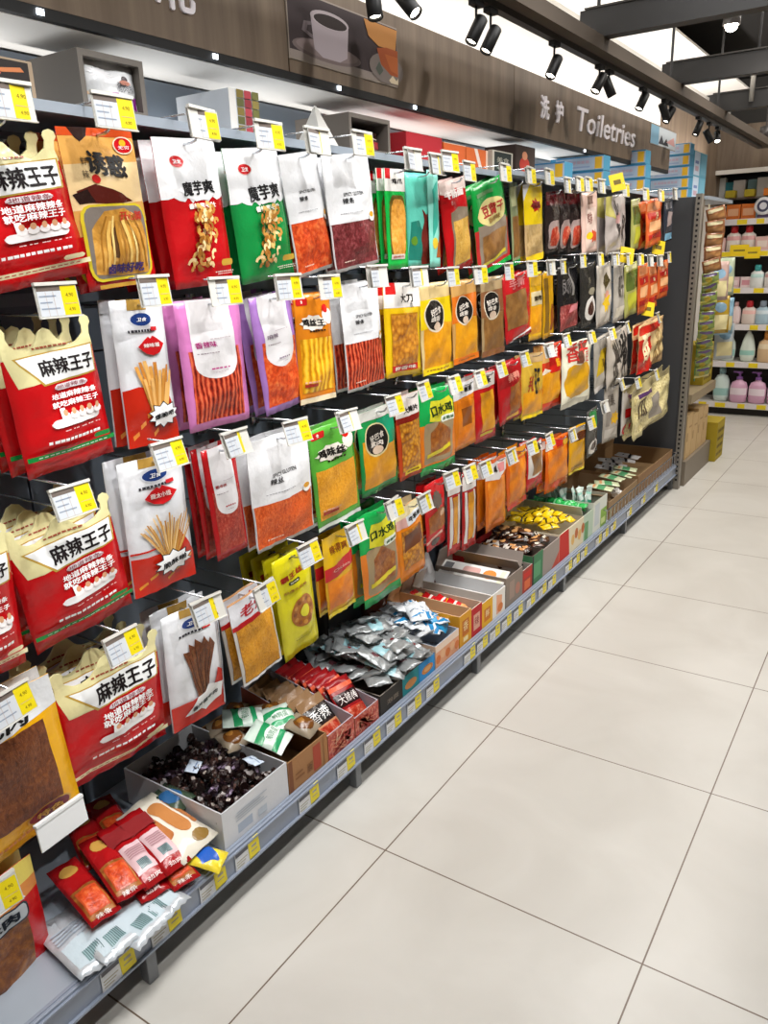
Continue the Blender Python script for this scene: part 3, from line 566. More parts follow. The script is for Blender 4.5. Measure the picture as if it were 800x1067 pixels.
    ('p', el(.56, .42, .32, .155, 28), '#b06a1c')]+[('p', el(.56+.24*math.cos(a), .42+.115*math.sin(a), .05, .022, 8), c) for a, c in [(k*.52, ('#8c4c10', '#c88a34')[k % 2]) for k in range(12)]]+[('p', el(.58, .42, .13, .06, 18), '#dcd21c')]+dashes(.45, .16, .3, .006, '#8c8410', 6)+[('p', R4(.4, .955, .6, .97), '#5a5608')]),
 'yelred': (.014, '#e0a818', RECT, [('p', [(0, .62), (1, .62), (1, 1), (0, 1)], '#e2b416'), ('t', '辣得爽', .5, .82, .13, '#8a4a10', dict(w=.6, bold=.03)), ('p', [(.0, .46), (1, .56), (1, .72), (0, .62)], '#c81c24'), ('t', 'Chicken', .5, .58, .05, '#f0b8a8', dict(w=.6, bold=.01, slant=.3)), ('f', R4(.05, .1, .92, .46), 'orangeflat'), ('p', R4(0, 0, 1, .05), '#d8c020')]),
 'orangeY': (.014, '#e8840f', RECT, [('p', R4(0, .82, 1, 1), '#e8d9a8'), ('p', R4(.02, .72, .36, .84), '#d8a8a0'), ('p', [(.36, .72), (.98, .78), (.98, .9), (.36, .84)], '#dfe3e8'), ('t', '牛板筋', .67, .81, .07, '#1c1814', dict(w=.5, bold=.04, rot=7)), ('f', R4(.12, .16, .9, .68), 'curls'), ('p', [(.18, .4), (.85, .46), (.85, .68), (.2, .62)], '#6e3510')]),
 'redface': (.014, '#c4141a', RECT, [('p', star(.5, .72, .3, .14, 12, .8), '#6a5a50'), ('f', [(.1, .25), (.9, .3), (.95, .55), (.5, .6), (.1, .5)], 'duck'), ('p', el(.75, .5, .2, .05, 10), '#e8c8a8'), ('p', [(0, .1), (.6, .22), (.6, .26), (0, .14)], '#e8b8a8'), ('p', el(.4, .1, .2, .06, 10), '#3c3434')]),
 'stripe': (.011, '#b01a1e', RECT, [('p', R4(.12, .08, .3, .74), '#d8d4d0'), ('p', R4(.72, .1, .88, .74), '#cfc8c0'), ('f', R4(.34, .12, .7, .72), 'amberflat'), ('p', R4(0, .76, 1, .94), '#ddd6d2'), ('t', '面', .5, .86, .12, '#1c1614', dict(bold=.05)), ('p', R4(.6, .9, 1, 1), '#c41c20')]),
 'amberW': (.015, '#d8701a', RECT, [('f', rr(.08, .1, .92, .72, .08), 'orangeflat'), ('p', [(0, .74), (.5, .7), (1, .78), (1, .96), (0, .96)], '#dcd8d6'), ('t', '味', .45, .85, .11, '#1c1614', dict(bold=.05)), ('p', R4(.62, .78, .9, .9), '#d88a8a'), ('p', R4(0, .95, 1, 1), '#d85a14')]),
 'amberO': (.015, '#d85f12', RECT, [('f', R4(.1, .12, .95, .8), 'orangeflat'), ('p', R4(0, .84, 1, 1), '#e0961a'), ('t', '素食', .5, .91, .07, '#b0481a', dict(w=.5, bold=.03)), ('p', R4(0, 0, 1, .08), '#c82a18')]),
 'whiteframe': (.014, '#b8181c', RECT, [('p', R4(.05, .28, .95, .98), '#d9d4ce'), ('f', R4(.2, .32, .8, .78), 'brownflat'), ('p', el(.3, .88, .2, .08, 12), '#c81c1e'), ('t', '鱼', .72, .88, .12, '#1c1614', dict(bold=.05))]),
 'orangefar': (.014, '#d6600f', RECT, [('f', R4(.08, .18, .92, .78), 'orangeflat'), ('p', star(.6, .88, .3, .1, 7, .6), '#c82018'), ('p', star(.45, .1, .3, .07, 8, .6), '#d8481a'), ('p', R4(.0, .8, .3, .95), '#d8d0c8'), ('p', el(.85, .84, .14, .06, 10), '#e0a818')]),
 'yellowlong': (.013, '#dda10e', RECT, [('p', R4(.1, .68, .95, .84), '#5a2c10'), ('p', R4(.1, .85, .95, .96), '#9c958c'), ('p', R4(.1, .1, .9, .16), '#b07a10'), ('p', R4(0, 0, 1, .05), '#ecd018')]),
 'darkring': (.012, '#4c4a46', RECT, [('p', el(.5, .2, .4, .16), '#dcd8d2'), ('p', el(.5, .22, .24, .1), '#4a3c34'), ('p', R4(.2, .6, .8, .95), '#3a8a4c')]),
 'greylong': (.012, '#a69f96', RECT, [('p', star(.65, .42, .3, .14, 7, .6), '#d8a81a'), ('p', R4(.1, .08, .9, .24), '#bdb6ae'), ('t', '干果', .4, .76, .2, '#6a625a', dict(w=.4, bold=.02)), ('p', R4(.1, .3, .3, .6), '#8a827a')]),
 'redball': (.014, '#c4beb8', TAPER, [('p', [(.2, .34), (.8, .36), (.7, .54), (.2, .52)], '#c8161a'), ('p', el(.5, .12, .42, .13), '#d01418'), ('p', el(.55, .24, .2, .05, 10), '#e8e0dc'), ('t', '糖', .5, .76, .16, '#8a5a58', {})]),
 'nuts': (.02, '#c9bd8a', RECT, [('f', R4(.04, .08, .96, .86), 'nuts'), ('p', R4(.38, .22, .62, .66), '#8e867c'), ('p', R4(.12, .76, .42, .84), '#5a3a6a'), ('p', R4(0, .86, 1, 1), '#a89c74'), ('t', '瓜', .2, .55, .12, '#5a4c3c', dict(bold=.03))]),
}
ROW = {1: 'top hook row', 2: 'second hook row', 3: 'third hook row', 4: 'lowest hook row'}
# row, art, look, corners in the photo (TL TR BR BL), pouches behind, extra
T_ = [
 (1, 'crownA', 'red pouch with cream crown top and five cooks', ((-64, 158), (58, 132), (98, 284), (-24, 314)), 2, dict(R=1)),
 (1, 'tripe', 'tan pouch with yellow-framed window of golden strips', ((62, 127), (139, 138), (173, 293), (97, 303)), 2, dict(dx=-.012)),
 (1, 'konjacR', 'white topped red pouch with curly snack picture', ((163, 140), (223, 146), (247, 293), (187, 302)), 4, {}),
 (1, 'konjacG', 'white topped green pouch with curly snack picture', ((235, 152), (291, 155), (314, 285), (255, 296)), 2, {}),
 (1, 'glutenA', 'white pouch over orange-red chips', ((294, 157), (331, 160), (359, 276), (315, 286)), 1, {}),
 (1, 'glutenB', 'white pouch over dark dried meat', ((332, 160), (390, 160), (397, 276), (360, 277)), 1, dict(dx=.008)),
 (1, 'feetG', 'narrow bright green pouch with chicken feet window', ((404, 176), (422, 175), (427, 280), (405, 280)), 2, {}),
 (1, 'mint', 'mint green pouch with dark animal shape', ((424, 180), (448, 180), (450, 278), (428, 277)), 0, dict(dx=-.02)),
 (1, 'mintB', 'narrow pale mint pouch turned sideways', ((446, 176), (458, 178), (460, 278), (451, 278)), 0, {}),
 (1, 'noodleR', 'red pouch with window of pale noodles', ((459, 186), (487, 187), (500, 274), (474, 280)), 1, {}),
 (1, 'beanG', 'green topped pouch of brown bean curd slabs', ((487, 188), (531, 187), (537, 271), (508, 280)), 1, {}),
 (1, 'clearG', 'clear greenish pouch seen nearly edge on', ((532, 190), (541, 190), (546, 274), (538, 275)), 0, dict(dx=-.01)),
 (1, 'yellowtop', 'yellow headed pouch of tan slices', ((546, 191), (567, 191), (570, 270), (550, 272)), 1, {}),
 (1, 'darkpot', 'dark bulging pouch of red meat, nearest of three', ((571, 199), (584, 199), (586, 262), (571, 263)), 0, {}),
 (1, 'darkpot', 'dark bulging pouch of red meat, middle of three', ((583, 198), (595, 198), (599, 262), (585, 262)), 0, {}),
 (1, 'darkpot', 'dark bulging pouch of red meat, farthest of three', ((594, 198), (606, 198), (613, 261), (598, 262)), 0, {}),
 (1, 'pinkbox', 'pale pink flat pouch hanging askew', ((606, 200), (625, 199), (634, 262), (618, 265)), 0, dict(dx=.01)),
 (1, 'greybrush', 'pale grey pouch with black brush characters', ((631, 203), (655, 203), (662, 262), (641, 263)), 1, {}),
 (1, 'olive', 'thin olive and cream pouch', ((658, 207), (670, 207), (671, 259), (664, 260)), 0, dict(dx=-.01)),
 (1, 'orangestack', 'orange pouch with stacked red bands', ((674, 208), (692, 208), (692, 256), (673, 256)), 2, {}),
 (1, 'navy', 'small navy pouch with pale blue foot', ((694, 206), (702, 206), (705, 251), (696, 252)), 0, {}),
 (2, 'crownB', 'red pouch with cream crown top and green stripe', ((-3, 342), (95, 326), (129, 473), (34, 497)), 3, {}),
 (2, 'chipW', 'white pouch with fan of thick potato sticks', ((116, 312), (172, 312), (189, 455), (140, 468)), 1, {}),
 (2, 'arch1', 'pink edged pouch of long red sticks', ((184, 312), (251, 311), (266, 436), (205, 449)), 3, {}),
 (2, 'arch2', 'lilac edged pouch of red folded slices', ((261, 307), (305, 306), (324, 416), (284, 432)), 3, {}),
 (2, 'chickO', 'orange headed pouch of amber sticks with rooster head', ((307, 306), (347, 306), (354, 415), (320, 419)), 1, {}),
 (2, 'glutenC', 'white pouch over red ribbed sticks', ((355, 295), (396, 294), (406, 398), (372, 404)), 2, {}),
 (2, 'squareY', 'yellow framed pouch of brown squares with white head', ((401, 295), (440, 294), (440, 388), (403, 395)), 1, {}),
 (2, 'ovalY', 'yellow pouch with black oval label', ((440, 295), (471, 293), (477, 383), (440, 391)), 1, {}),
 (2, 'ovalO', 'orange pouch with black oval label', ((471, 292), (499, 292), (502, 373), (476, 378)), 1, {}),
 (2, 'ovalB', 'brown clear pouch with black oval label', ((502, 288), (527, 288), (528, 366), (504, 372)), 1, {}),
 (2, 'brownR', 'red edged pouch with plain brown window', ((527, 286), (552, 284), (557, 345), (529, 358)), 1, {}),
 (2, 'slabY', 'yellow pouch with pale middle label', ((553, 284), (566, 283), (567, 352), (552, 355)), 0, {}),
 (2, 'edgeY', 'dark yellow pouch seen nearly edge on', ((567, 283), (578, 282), (579, 350), (568, 352)), 0, dict(dx=-.008)),
 (2, 'blackpink', 'black pouch with pink meat window', ((581, 277), (606, 275), (607, 343), (582, 348)), 1, {}),
 (2, 'blackring', 'black pouch with white ring picture', ((607, 275), (621, 274), (625, 335), (610, 341)), 1, {}),
 (2, 'sunny', 'grey pouch with yellow flower picture', ((622, 274), (640, 274), (640, 336), (624, 340)), 0, {}),
 (2, 'greytext', 'grey pouch with vertical dark writing', ((641, 274), (652, 274), (651, 332), (641, 336)), 0, {}),
 (2, 'olive', 'pale green clear pouch', ((652, 274), (666, 274), (666, 326), (654, 330)), 0, {}),
 (2, 'orangestack', 'orange banded pouch, nearest of three', ((667, 275), (676, 275), (676, 325), (667, 326)), 0, {}),
 (2, 'orangestack', 'orange banded pouch, middle of three', ((677, 275), (686, 275), (686, 320), (677, 322)), 0, {}),
 (2, 'orangestack', 'orange banded pouch, farthest of three', ((687, 272), (698, 271), (695, 309), (687, 311)), 0, {}),
 (3, 'crownA', 'red pouch with cream crown top cut by the edge', ((-95, 575), (8, 543), (41, 694), (-58, 722)), 1, dict(dx=.02)),
 (3, 'crownB', 'tilted red pouch with cream crown top and green stripe', ((0, 556), (119, 514), (135, 628), (49, 685)), 3, {}),
 (3, 'noodW', 'white pouch with sheaf of thin noodles', ((126, 483), (190, 471), (213, 597), (148, 619)), 1, {}),
 (3, 'arch3', 'red edged pouch of dark red shreds', ((215, 466), (244, 464), (261, 564), (225, 592)), 2, {}),
 (3, 'glutenD', 'large white pouch over orange-red shreds', ((261, 457), (320, 449), (339, 550), (279, 566)), 1, {}),
 (3, 'chickG', 'green headed pouch of golden floss with rooster head', ((324, 445), (367, 439), (386, 530), (344, 543)), 1, {}),
 (3, 'chipsO', 'clear pouch with green corner and black oval label', ((374, 430), (412, 421), (420, 502), (384, 514)), 1, {}),
 (3, 'curlW', 'white headed pouch of orange curls', ((413, 413), (438, 409), (440, 489), (420, 504)), 1, {}),
 (3, 'greenO', 'green and orange pouch with yellow cloud', ((438, 408), (474, 401), (477, 483), (443, 494)), 2, {}),
 (3, 'orangeW', 'orange pouch with white slanted head', ((475, 400), (494, 396), (499, 460), (477, 469)), 1, {}),
 (3, 'noodR2', 'red pouch with grey head and amber strip window', ((496, 388), (516, 388), (519, 452), (500, 461)), 1, {}),
 (3, 'darkR', 'deep red pouch with dark meat', ((519, 380), (545, 375), (547, 431), (525, 440)), 1, {}),
 (3, 'vertY', 'yellow pouch with tall vertical writing', ((547, 371), (567, 366), (567, 430), (542, 439)), 1, {}),
 (3, 'labelR', 'amber pouch with red square label', ((567, 358), (586, 358), (587, 421), (568, 427)), 1, {}),
 (3, 'bell', 'cream pouch with big golden fruit shape', ((589, 358), (618, 352), (618, 421), (587, 419)), 0, dict(dx=.01)),
 (3, 'greyY', 'grey pouch with yellow patch', ((622, 352), (632, 350), (641, 400), (624, 406)), 0, {}),
 (3, 'greydark', 'beige grey pouch with dark brush writing', ((632, 350), (657, 339), (660, 392), (640, 401)), 1, {}),
 (3, 'redcream', 'cream and red pouch of rice cakes', ((667, 337), (693, 331), (692, 377), (664, 388)), 1, {}),
 (4, 'jerkyY', 'yellow edged pouch of brown shredded meat', ((-48, 742), (53, 703), (87, 838), (-18, 889)), 1, dict(dx=.03, R=1)),
 (4, 'crownA', 'red pouch with cream crown top and cream stripe', ((54, 704), (168, 657), (181, 768), (80, 820)), 3, {}),
 (4, 'beefW', 'white pouch with fan of beef strips', ((168, 639), (229, 629), (242, 727), (194, 759)), 2, {}),
 (4, 'shredC', 'clear pouch of orange shreds with white head', ((242, 632), (279, 607), (296, 685), (255, 719)), 1, {}),
 (4, 'ringY', 'lime yellow pouch with brown ring snack', ((286, 583), (323, 571), (343, 660), (307, 681)), 3, {}),
 (4, 'yelred', 'yellow pouch with red slanted band', ((338, 561), (366, 550), (373, 625), (344, 647)), 1, dict(dx=-.02)),
 (4, 'greenO', 'green and orange pouch of bamboo strips', ((375, 536), (411, 526), (422, 606), (388, 632)), 2, {}),
 (4, 'orangeY', 'orange pouch with dark patch and white head', ((413, 530), (441, 520), (446, 588), (421, 608)), 1, {}),
 (4, 'redface', 'red pouch with grey sun shape', ((443, 505), (466, 498), (468, 562), (448, 574)), 1, {}),
 (4, 'stripe', 'narrow red and white striped pouch, nearer of two', ((468, 497), (481, 493), (482, 572), (469, 578)), 0, {}),
 (4, 'stripe', 'narrow red and white striped pouch, farther of two', ((483, 492), (498, 488), (498, 566), (484, 572)), 0, {}),
 (4, 'amberW', 'amber pouch with white wavy head', ((508, 481), (529, 474), (530, 543), (509, 553)), 2, {}),
 (4, 'amberO', 'orange pouch with amber window and yellow head', ((530, 471), (549, 465), (551, 519), (532, 531)), 1, {}),
 (4, 'whiteframe', 'red pouch with white framed brown window', ((550, 462), (568, 459), (568, 503), (551, 511)), 1, {}),
 (4, 'orangefar', 'orange pouch with red star prints', ((573, 457), (592, 453), (594, 503), (571, 512)), 1, {}),
 (4, 'yellowlong', 'plain yellow pouch with brown band', ((597, 445), (611, 441), (612, 489), (594, 491)), 0, {}),
 (4, 'darkring', 'dark pouch with white ring and green head', ((613, 428), (624, 424), (625, 470), (613, 476)), 0, {}),
 (4, 'greylong', 'long grey pouch with yellow star', ((632, 405), (646, 401), (643, 457), (630, 460)), 0, {}),
 (4, 'redball', 'clear pouch with bright red ball', ((650, 402), (662, 401), (656, 452), (647, 453)), 0, {}),
 (4, 'nuts', 'clear pouch of cream coloured nuts', ((665, 400), (697, 387), (698, 438), (663, 447)), 1, dict(dx=.035)),
 (5, 'steakR', 'red pouch with brown meat window and yellow head', ((-62, 942), (36, 893), (64, 1022), (-38, 1078)), 1, dict(dx=.03, R=1)),
]
ROW[5] = 'hook close above the base shelf'
ORD = ['first', 'second', 'third', 'fourth']
NUM = ['', 'one', 'two', 'three', 'four', 'five']
_bagmesh = {}
def make_bag(key, w, h, seed):
    """a filled pouch: body, printing, food window and lettering"""
    T, base, outline, art = SKU[key]
    q = min(1., max(.45, w/.16))
    B = Bag(w, h, T*q, seed, 1.)
    bm = bmesh.new()
    bd = B.sheet(bm, outline, 0, 1); 
    bb = B.sheet(bm, outline, 0, -1)
    for (a, b, _), (c, d, _) in zip(bd, bb):
        try: bm.faces.new((a, b, d, c))
        except ValueError: pass
    root = done(bm, 'hanging_snack_pouch', None, film(base))
    if key[:5] == 'crown':                           # the crown is cream right through to its cut edge
        root.data.materials.append(film(CREAM))
        for p in root.data.polygons:
            if p.center.z > -.205*h: p.material_index = 1
    layers = {'p': [], 'f': [], 't': []}
    z = .0004
    for a in art:
        z += .00022
        layers[a[0]].append((a, z))
    if layers['f']:
        bm = bmesh.new(); ms = []
        for a, z in layers['f']:
            B.sheet(bm, a[1], z, 1, len(ms)); ms.append(food(a[2]))
        done(bm, 'food_window', root, ms, recalc=False)
    if layers['p']:
        bm = bmesh.new(); ms = []; ix = {}
        for a, z in layers['p']:
            if a[2] not in ix: ix[a[2]] = len(ms); ms.append(film(a[2]))
            us = [p[0] for p in a[1]]; vs = [p[1] for p in a[1]]
            big = max(max(us)-min(us), max(vs)-min(vs))
            pl = a[1]
            ar = sum(p[0]*r[1]-r[0]*p[1] for p, r in zip(pl, pl[1:]+pl[:1]))
            if ar < 0: pl = pl[::-1]
            try: B.sheet(bm, pl, z, 1, ix[a[2]])
            except ValueError: pass
        done(bm, 'printed_front', root, ms, recalc=False)
    if layers['t']:
        bm = bmesh.new(); ms = []; ix = {}
        for (_, s, cu, cv, hh, col, o), z in layers['t']:
            if col not in ix: ix[col] = len(ms); ms.append(mat(col, .5, spec=.2))
            vs, _ = glyphs(s)
            W = max(v[0] for v in vs)-min(v[0] for v in vs)
            hgt = hh*w*1.35
            sq = o['w']*w/(hgt*W) if 'w' in o else 1
            ca, sa = math.cos(math.radians(o.get('rot', 0))), math.sin(math.radians(o.get('rot', 0)))
            for e, vs, fs in strokes(s, o.get('bold', 0) if hh > .03 else 0):
                V = []
                for x, y in vs:
                    x += o.get('slant', 0)*y
                    x, y = x*hgt*sq, y*hgt
                    x, y = x*ca-y*sa, x*sa+y*ca
                    V.append((cu+x/w, cv+y/h))
                B.sheet(bm, (V, fs), z+.0006+e, 1, ix[col])
        done(bm, 'lettering', root, ms, recalc=False)
    return root

# ------------------------------------------------------------ wire hook with its price tag
def tag_mesh():
    W, Hh = .09, .058
    def pl(bm, y0, z0, y1, z1, x, mi):
        f = bm.faces.new([bm.verts.new((x, y, z)) for y, z in ((y0, z0), (y1, z0), (y1, z1), (y0, z1))]); f.material_index = mi
    bm = bmesh.new()
    box(bm, -.0012, -W/2, -Hh, .0, W/2, 0, 0)
    pl(bm, -W/2+.002, -Hh+.002, .008, -.012, .0004, 1); pl(bm, .008, -Hh+.002, W/2-.002, -.004, .0004, 2); pl(bm, -W/2+.002, -.012, .008, -.003, .0004, 3)
    for k, (a, b) in enumerate(((-.04, -.004), (-.04, -.014), (-.04, .0))): pl(bm, a, -.022-.011*k, b, -.0195-.011*k, .0007, 4)
    for y in (-.026, -.010): pl(bm, y, -.056, y+.001, -.013, .0007, 5)
    pl(bm, .012, -.036, .040, -.0352, .0007, 5)
    for s, y, z, h in (('4.90', .026, -.02, .007), ('4.90', .026, -.046, .006)):
        vs, fs = glyphs(s)
        V = [bm.verts.new((.0007, y+a*h, z+b*h)) for a, b in vs]
        for f in fs:
            try: g = bm.faces.new([V[i] for i in f]); g.material_index = 6
            except ValueError: pass
    me = bpy.data.meshes.new('price_tag'); bm.to_mesh(me); bm.free()
    for c in ('#b9b9b4', '#c6cbd1', '#dcc812', '#6a5f58', '#8d98a8', '#b8a8a0', '#6a5a14'): me.materials.append(mat(c, .35))
    return me
TAGM = tag_mesh()
def holder_mesh():
    bm = bmesh.new()
    box(bm, -.004, -.047, -.002, .003, .047, .004); box(bm, -.004, -.047, -.06, .002, .047, -.058); box(bm, -.0035, -.0465, -.06, -.002, .0465, 0)
    bmesh.ops.remove_doubles(bm, verts=bm.verts, dist=.0012)
    me = bpy.data.meshes.new('tag_holder'); bm.to_mesh(me); bm.free(); me.materials.append(mat('#cfcdc6', .3)); return me
HOLDM = holder_mesh()
def make_hook(x_tip):
    L = x_tip-XP
    bm = bmesh.new()
    tube(bm, [(-L+.01, .0, -.0), (-.06, 0, -.0), (-.045, 0, .004), (-.035, 0, .016)], .0028, 6)       # arm carrying the pouches
    tube(bm, [(-L+.01, -.012, .056), (-.004, -.012, .056)], .0022, 6)                                      # wire carrying the tag
    box(bm, -L+.002, -.02, -.012, -L+.012, .012, .064)
    root = done(bm, 'hanging_peg_hook', None, CHROME, True)
    link('tag_holder', HOLDM, root); link('price_tag', TAGM, root)
    for c in root.children: c.location = (0, -.018, .058)
    return root
HOOK0 = None
PROTO = {}
PLACED = []
for i, (row, key, look, quad, nb, ex) in enumerate(T_):
    far = max(0, min(1, (quad[1][0]-600)/100))*.085     # the pouches at the far end hang further out
    x = RX+ex.get('dx', 0)+far+(.004 if i % 2 else 0)
    c = [at(*p, 0, x) for p in quad]
    w = ((c[1]-c[0]).length+(c[2]-c[3]).length)/2; h = ((c[3]-c[0]).length+(c[2]-c[1]).length)/2
    up = (c[0]+c[1]-c[2]-c[3]).normalized()
    rt = (c[1]+c[2]-c[0]-c[3]).normalized()
    roll = (math.atan2(-up.y, up.z)+math.atan2(rt.z, rt.y))/2
    top = (c[0]+c[1])/2
    top = (c[0]+c[1])/2
    if quad[0][0] > 560: roll = max(-.1, min(.1, roll)); h = (c[0].z+c[1].z-c[2].z-c[3].z)/2/math.cos(roll)
    if 'R' in ex:                                    # only the right edge is inside the photo
        e = c[2]-c[1]; h = e.length; roll = math.atan2(e.y, -e.z); top = c[1]-Vector((0, math.cos(roll), math.sin(roll)))*w/2
    root = make_bag(key, w, h, i+3)
    loc = Vector((x-SKU[key][0]*.8, top.y, top.z))
    root.location = loc
    yaw = rnd.uniform(-.05, .05)
    root.rotation_euler = (roll, ex.get('tilt', -.02), yaw)
    where = ROW[row]
    cat = 'snack pouch'
    tag(root, f'{look}, {where}', cat, f'pouches on the {where}')
    T = SKU[key][0]*min(1, max(.45, w/.16))
    for k in range(nb):
        b = dup(root, f'{ORD[k]} pouch behind the {look}, row {NUM[row]}')
        b.location = loc+Vector((-(k+1)*(2*T+.010), rnd.uniform(-.006, .006), rnd.uniform(-.004, .003)))
        b.rotation_euler = (roll+rnd.uniform(-.025, .025), -.02+rnd.uniform(-.01, .01), yaw+rnd.uniform(-.04, .04))
    # hook
    if HOOK0 is None: HOOK0 = make_hook(-.305); hk = HOOK0
    else: hk = dup(HOOK0)
    hz = top.z-.012+(.02 if key[:5] == 'crown' else 0)
    hk.location = (-.305+ex.get('dx', 0)*.5+far*.55, top.y+.004, hz)
    tag(hk, f'hook and tag of {look}, row {NUM[row]}', 'price tag hook', f'hooks of the {where}')
    if max(c[1].y, c[2].y) > 3.885: print('PAST END', key, row, c[1].y, c[2].y)
    PLACED.append((row, key, top.y, top.z, w, h, roll))
    for ch in hk.children: ch.rotation_euler = (0, -.12 if row < 3 else -.3, rnd.uniform(-.12, .2))
if bpy.app.debug_value == 7:
    for p in PLACED: print('BAG', p[0], p[1], *[round(q, 3) for q in p[2:]])
# ------------------------------------------------------------ goods on the base shelf
FX = XF-.018                                       # plane of the carton fronts
def face_art(parent, name, y0, z0, y1, z1, x, art, nx=1):
    """printing on a flat carton face that looks into the aisle (art in 0..1 of the face)"""
    bm = bmesh.new(); ms = []; ix = {}; e = 0
    for a in art:
        e += .00025
        if a[0] == 't':
            _, s, cu, cv, hh, col, o = a
            vs, fs = glyphs(s); hgt = hh*(z1-z0)
            W = max(v[0] for v in vs)-min(v[0] for v in vs)
            sq = o['w']*(y1-y0)/(hgt*W) if 'w' in o else 1
            pts = [(cu+p*hgt*sq/(y1-y0), cv+q*hgt/(z1-z0)) for p, q in vs]
        elif a[0] == 'f': _, pl, col = a; pts, fs = pl, [range(len(pl))]
        else:
            _, pl, col = a
            if sum(p[0]*r[1]-r[0]*p[1] for p, r in zip(pl, pl[1:]+pl[:1])) < 0: pl = pl[::-1]
            pts, fs = pl, [range(len(pl))]
        if (a[0], col) not in ix: ix[a[0], col] = len(ms); ms.append(food(col) if a[0] == 'f' else card(col))
        V = [bm.verts.new((x+nx*e, y0+p*(y1-y0), z0+q*(z1-z0))) for p, q in pts]
        for f in fs:
            try: g = bm.faces.new([V[i] for i in f]); g.material_index = ix[a[0], col]
            except ValueError: pass
    for f in bm.faces:
        f.normal_update()
        if f.normal.x*nx < 0: f.normal_flip()
    return done(bm, name, parent, ms, recalc=False)
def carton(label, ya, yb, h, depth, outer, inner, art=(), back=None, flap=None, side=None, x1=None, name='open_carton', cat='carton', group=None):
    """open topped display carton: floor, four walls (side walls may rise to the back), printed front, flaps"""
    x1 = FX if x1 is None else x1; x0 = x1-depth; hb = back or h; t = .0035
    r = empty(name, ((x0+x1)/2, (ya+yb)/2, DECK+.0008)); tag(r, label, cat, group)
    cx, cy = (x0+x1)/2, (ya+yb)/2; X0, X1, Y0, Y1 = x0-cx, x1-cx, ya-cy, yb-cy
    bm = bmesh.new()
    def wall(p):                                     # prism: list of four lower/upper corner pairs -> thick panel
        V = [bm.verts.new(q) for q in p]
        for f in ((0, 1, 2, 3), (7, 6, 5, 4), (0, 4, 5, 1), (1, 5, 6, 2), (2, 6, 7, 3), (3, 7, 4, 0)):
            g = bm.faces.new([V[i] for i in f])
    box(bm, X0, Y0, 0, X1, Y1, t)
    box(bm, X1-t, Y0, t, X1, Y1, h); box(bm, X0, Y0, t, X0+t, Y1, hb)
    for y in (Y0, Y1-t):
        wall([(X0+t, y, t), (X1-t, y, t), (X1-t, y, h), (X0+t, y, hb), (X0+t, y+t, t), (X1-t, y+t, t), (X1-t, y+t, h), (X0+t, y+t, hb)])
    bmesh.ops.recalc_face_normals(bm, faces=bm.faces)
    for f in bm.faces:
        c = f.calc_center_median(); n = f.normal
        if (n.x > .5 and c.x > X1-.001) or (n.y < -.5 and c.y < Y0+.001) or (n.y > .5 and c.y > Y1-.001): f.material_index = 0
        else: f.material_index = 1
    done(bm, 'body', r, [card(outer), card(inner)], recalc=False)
    if art: face_art(r, 'printed_front', Y0+.001, .002, Y1-.001, h-.001, X1, art)
    for fl in (flap or ()):
        edge, ln, ang = fl
        bm = bmesh.new()
        if edge == 'back': box(bm, -t/2, Y0+.004, 0, t/2, Y1-.004, ln)
        else: box(bm, X0+.006, -t/2, 0, X1-.006, t/2, ln)
        o = done(bm, 'flap', r, [card(inner)])
        o.location = {'back': (X0+t/2, 0, hb), 'left': (0, Y0+t/2, h), 'right': (0, Y1-t/2, h)}[edge]
        o.rotation_euler = (0, math.radians(ang), 0) if edge == 'back' else (math.radians(ang), 0, 0)
    return r
def fy(px, py): return at(px, py, 0, FX)
def span(bl, br, tl): return fy(*bl).y, fy(*br).y, fy(*tl).z-DECK
def packet(name, w, h, T, base, art, outline=RECT, seed=1, wr=1.6):
    """small pillow packet lying or standing in a carton"""
    B = Bag(w, h, T, seed, wr); B.NU, B.NV = 6, 8
    bm = bmesh.new()
    bd = B.sheet(bm, outline, 0, 1); bb = B.sheet(bm, outline, 0, -1)
    for (a, b, _), (c, d, _) in zip(bd, bb):
        try: bm.faces.new((a, b, d, c))
        except ValueError: pass
    bmesh.ops.translate(bm, vec=(0, 0, h/2), verts=bm.verts)
    m = film(base) if isinstance(base, str) else base
    root = done(bm, name, None, m, True)
    if art:
        bm = bmesh.new(); ms = []; ix = {}; z = .0004
        for a in art:
            z += .00025
            if a[0] == 't':
                _, s, cu, cv, hh, col, o = a; vs, fs = glyphs(s); hg = hh*w*1.35; W = max(v[0] for v in vs)-min(v[0] for v in vs)
                sq = o['w']*w/(hg*W) if 'w' in o else 1
                pl = ([(cu+x*hg*sq/w, cv+y*hg/h) for x, y in vs], fs)
            else:
                pl, col = a[1], a[2]
                if sum(p[0]*q[1]-q[0]*p[1] for p, q in zip(pl, pl[1:]+pl[:1])) < 0: pl = pl[::-1]
            k = (a[0] == 'f', col)
            if k not in ix: ix[k] = len(ms); ms.append(food(col) if a[0] == 'f' else film(col))
            B.sheet(bm, pl, z, 1, ix[k])
        bmesh.ops.translate(bm, vec=(0, 0, h/2), verts=bm.verts)
        done(bm, 'printed_front', root, ms, recalc=False)
    return root
def spread(proto, places, label, cat, group):
    """the same packet again at each place: (x, y, z, rx, ry, rz)"""
    for k, (x, y, z, a, b, c) in enumerate(places):
        o = proto if k == 0 and 'category' not in proto else dup(proto)
        o.location = (x, y, z); o.rotation_euler = (a, b, c)
        tag(o, label if isinstance(label, str) else label[k], cat, group)
R_ = random.Random(5)
FLAT = -PI/2
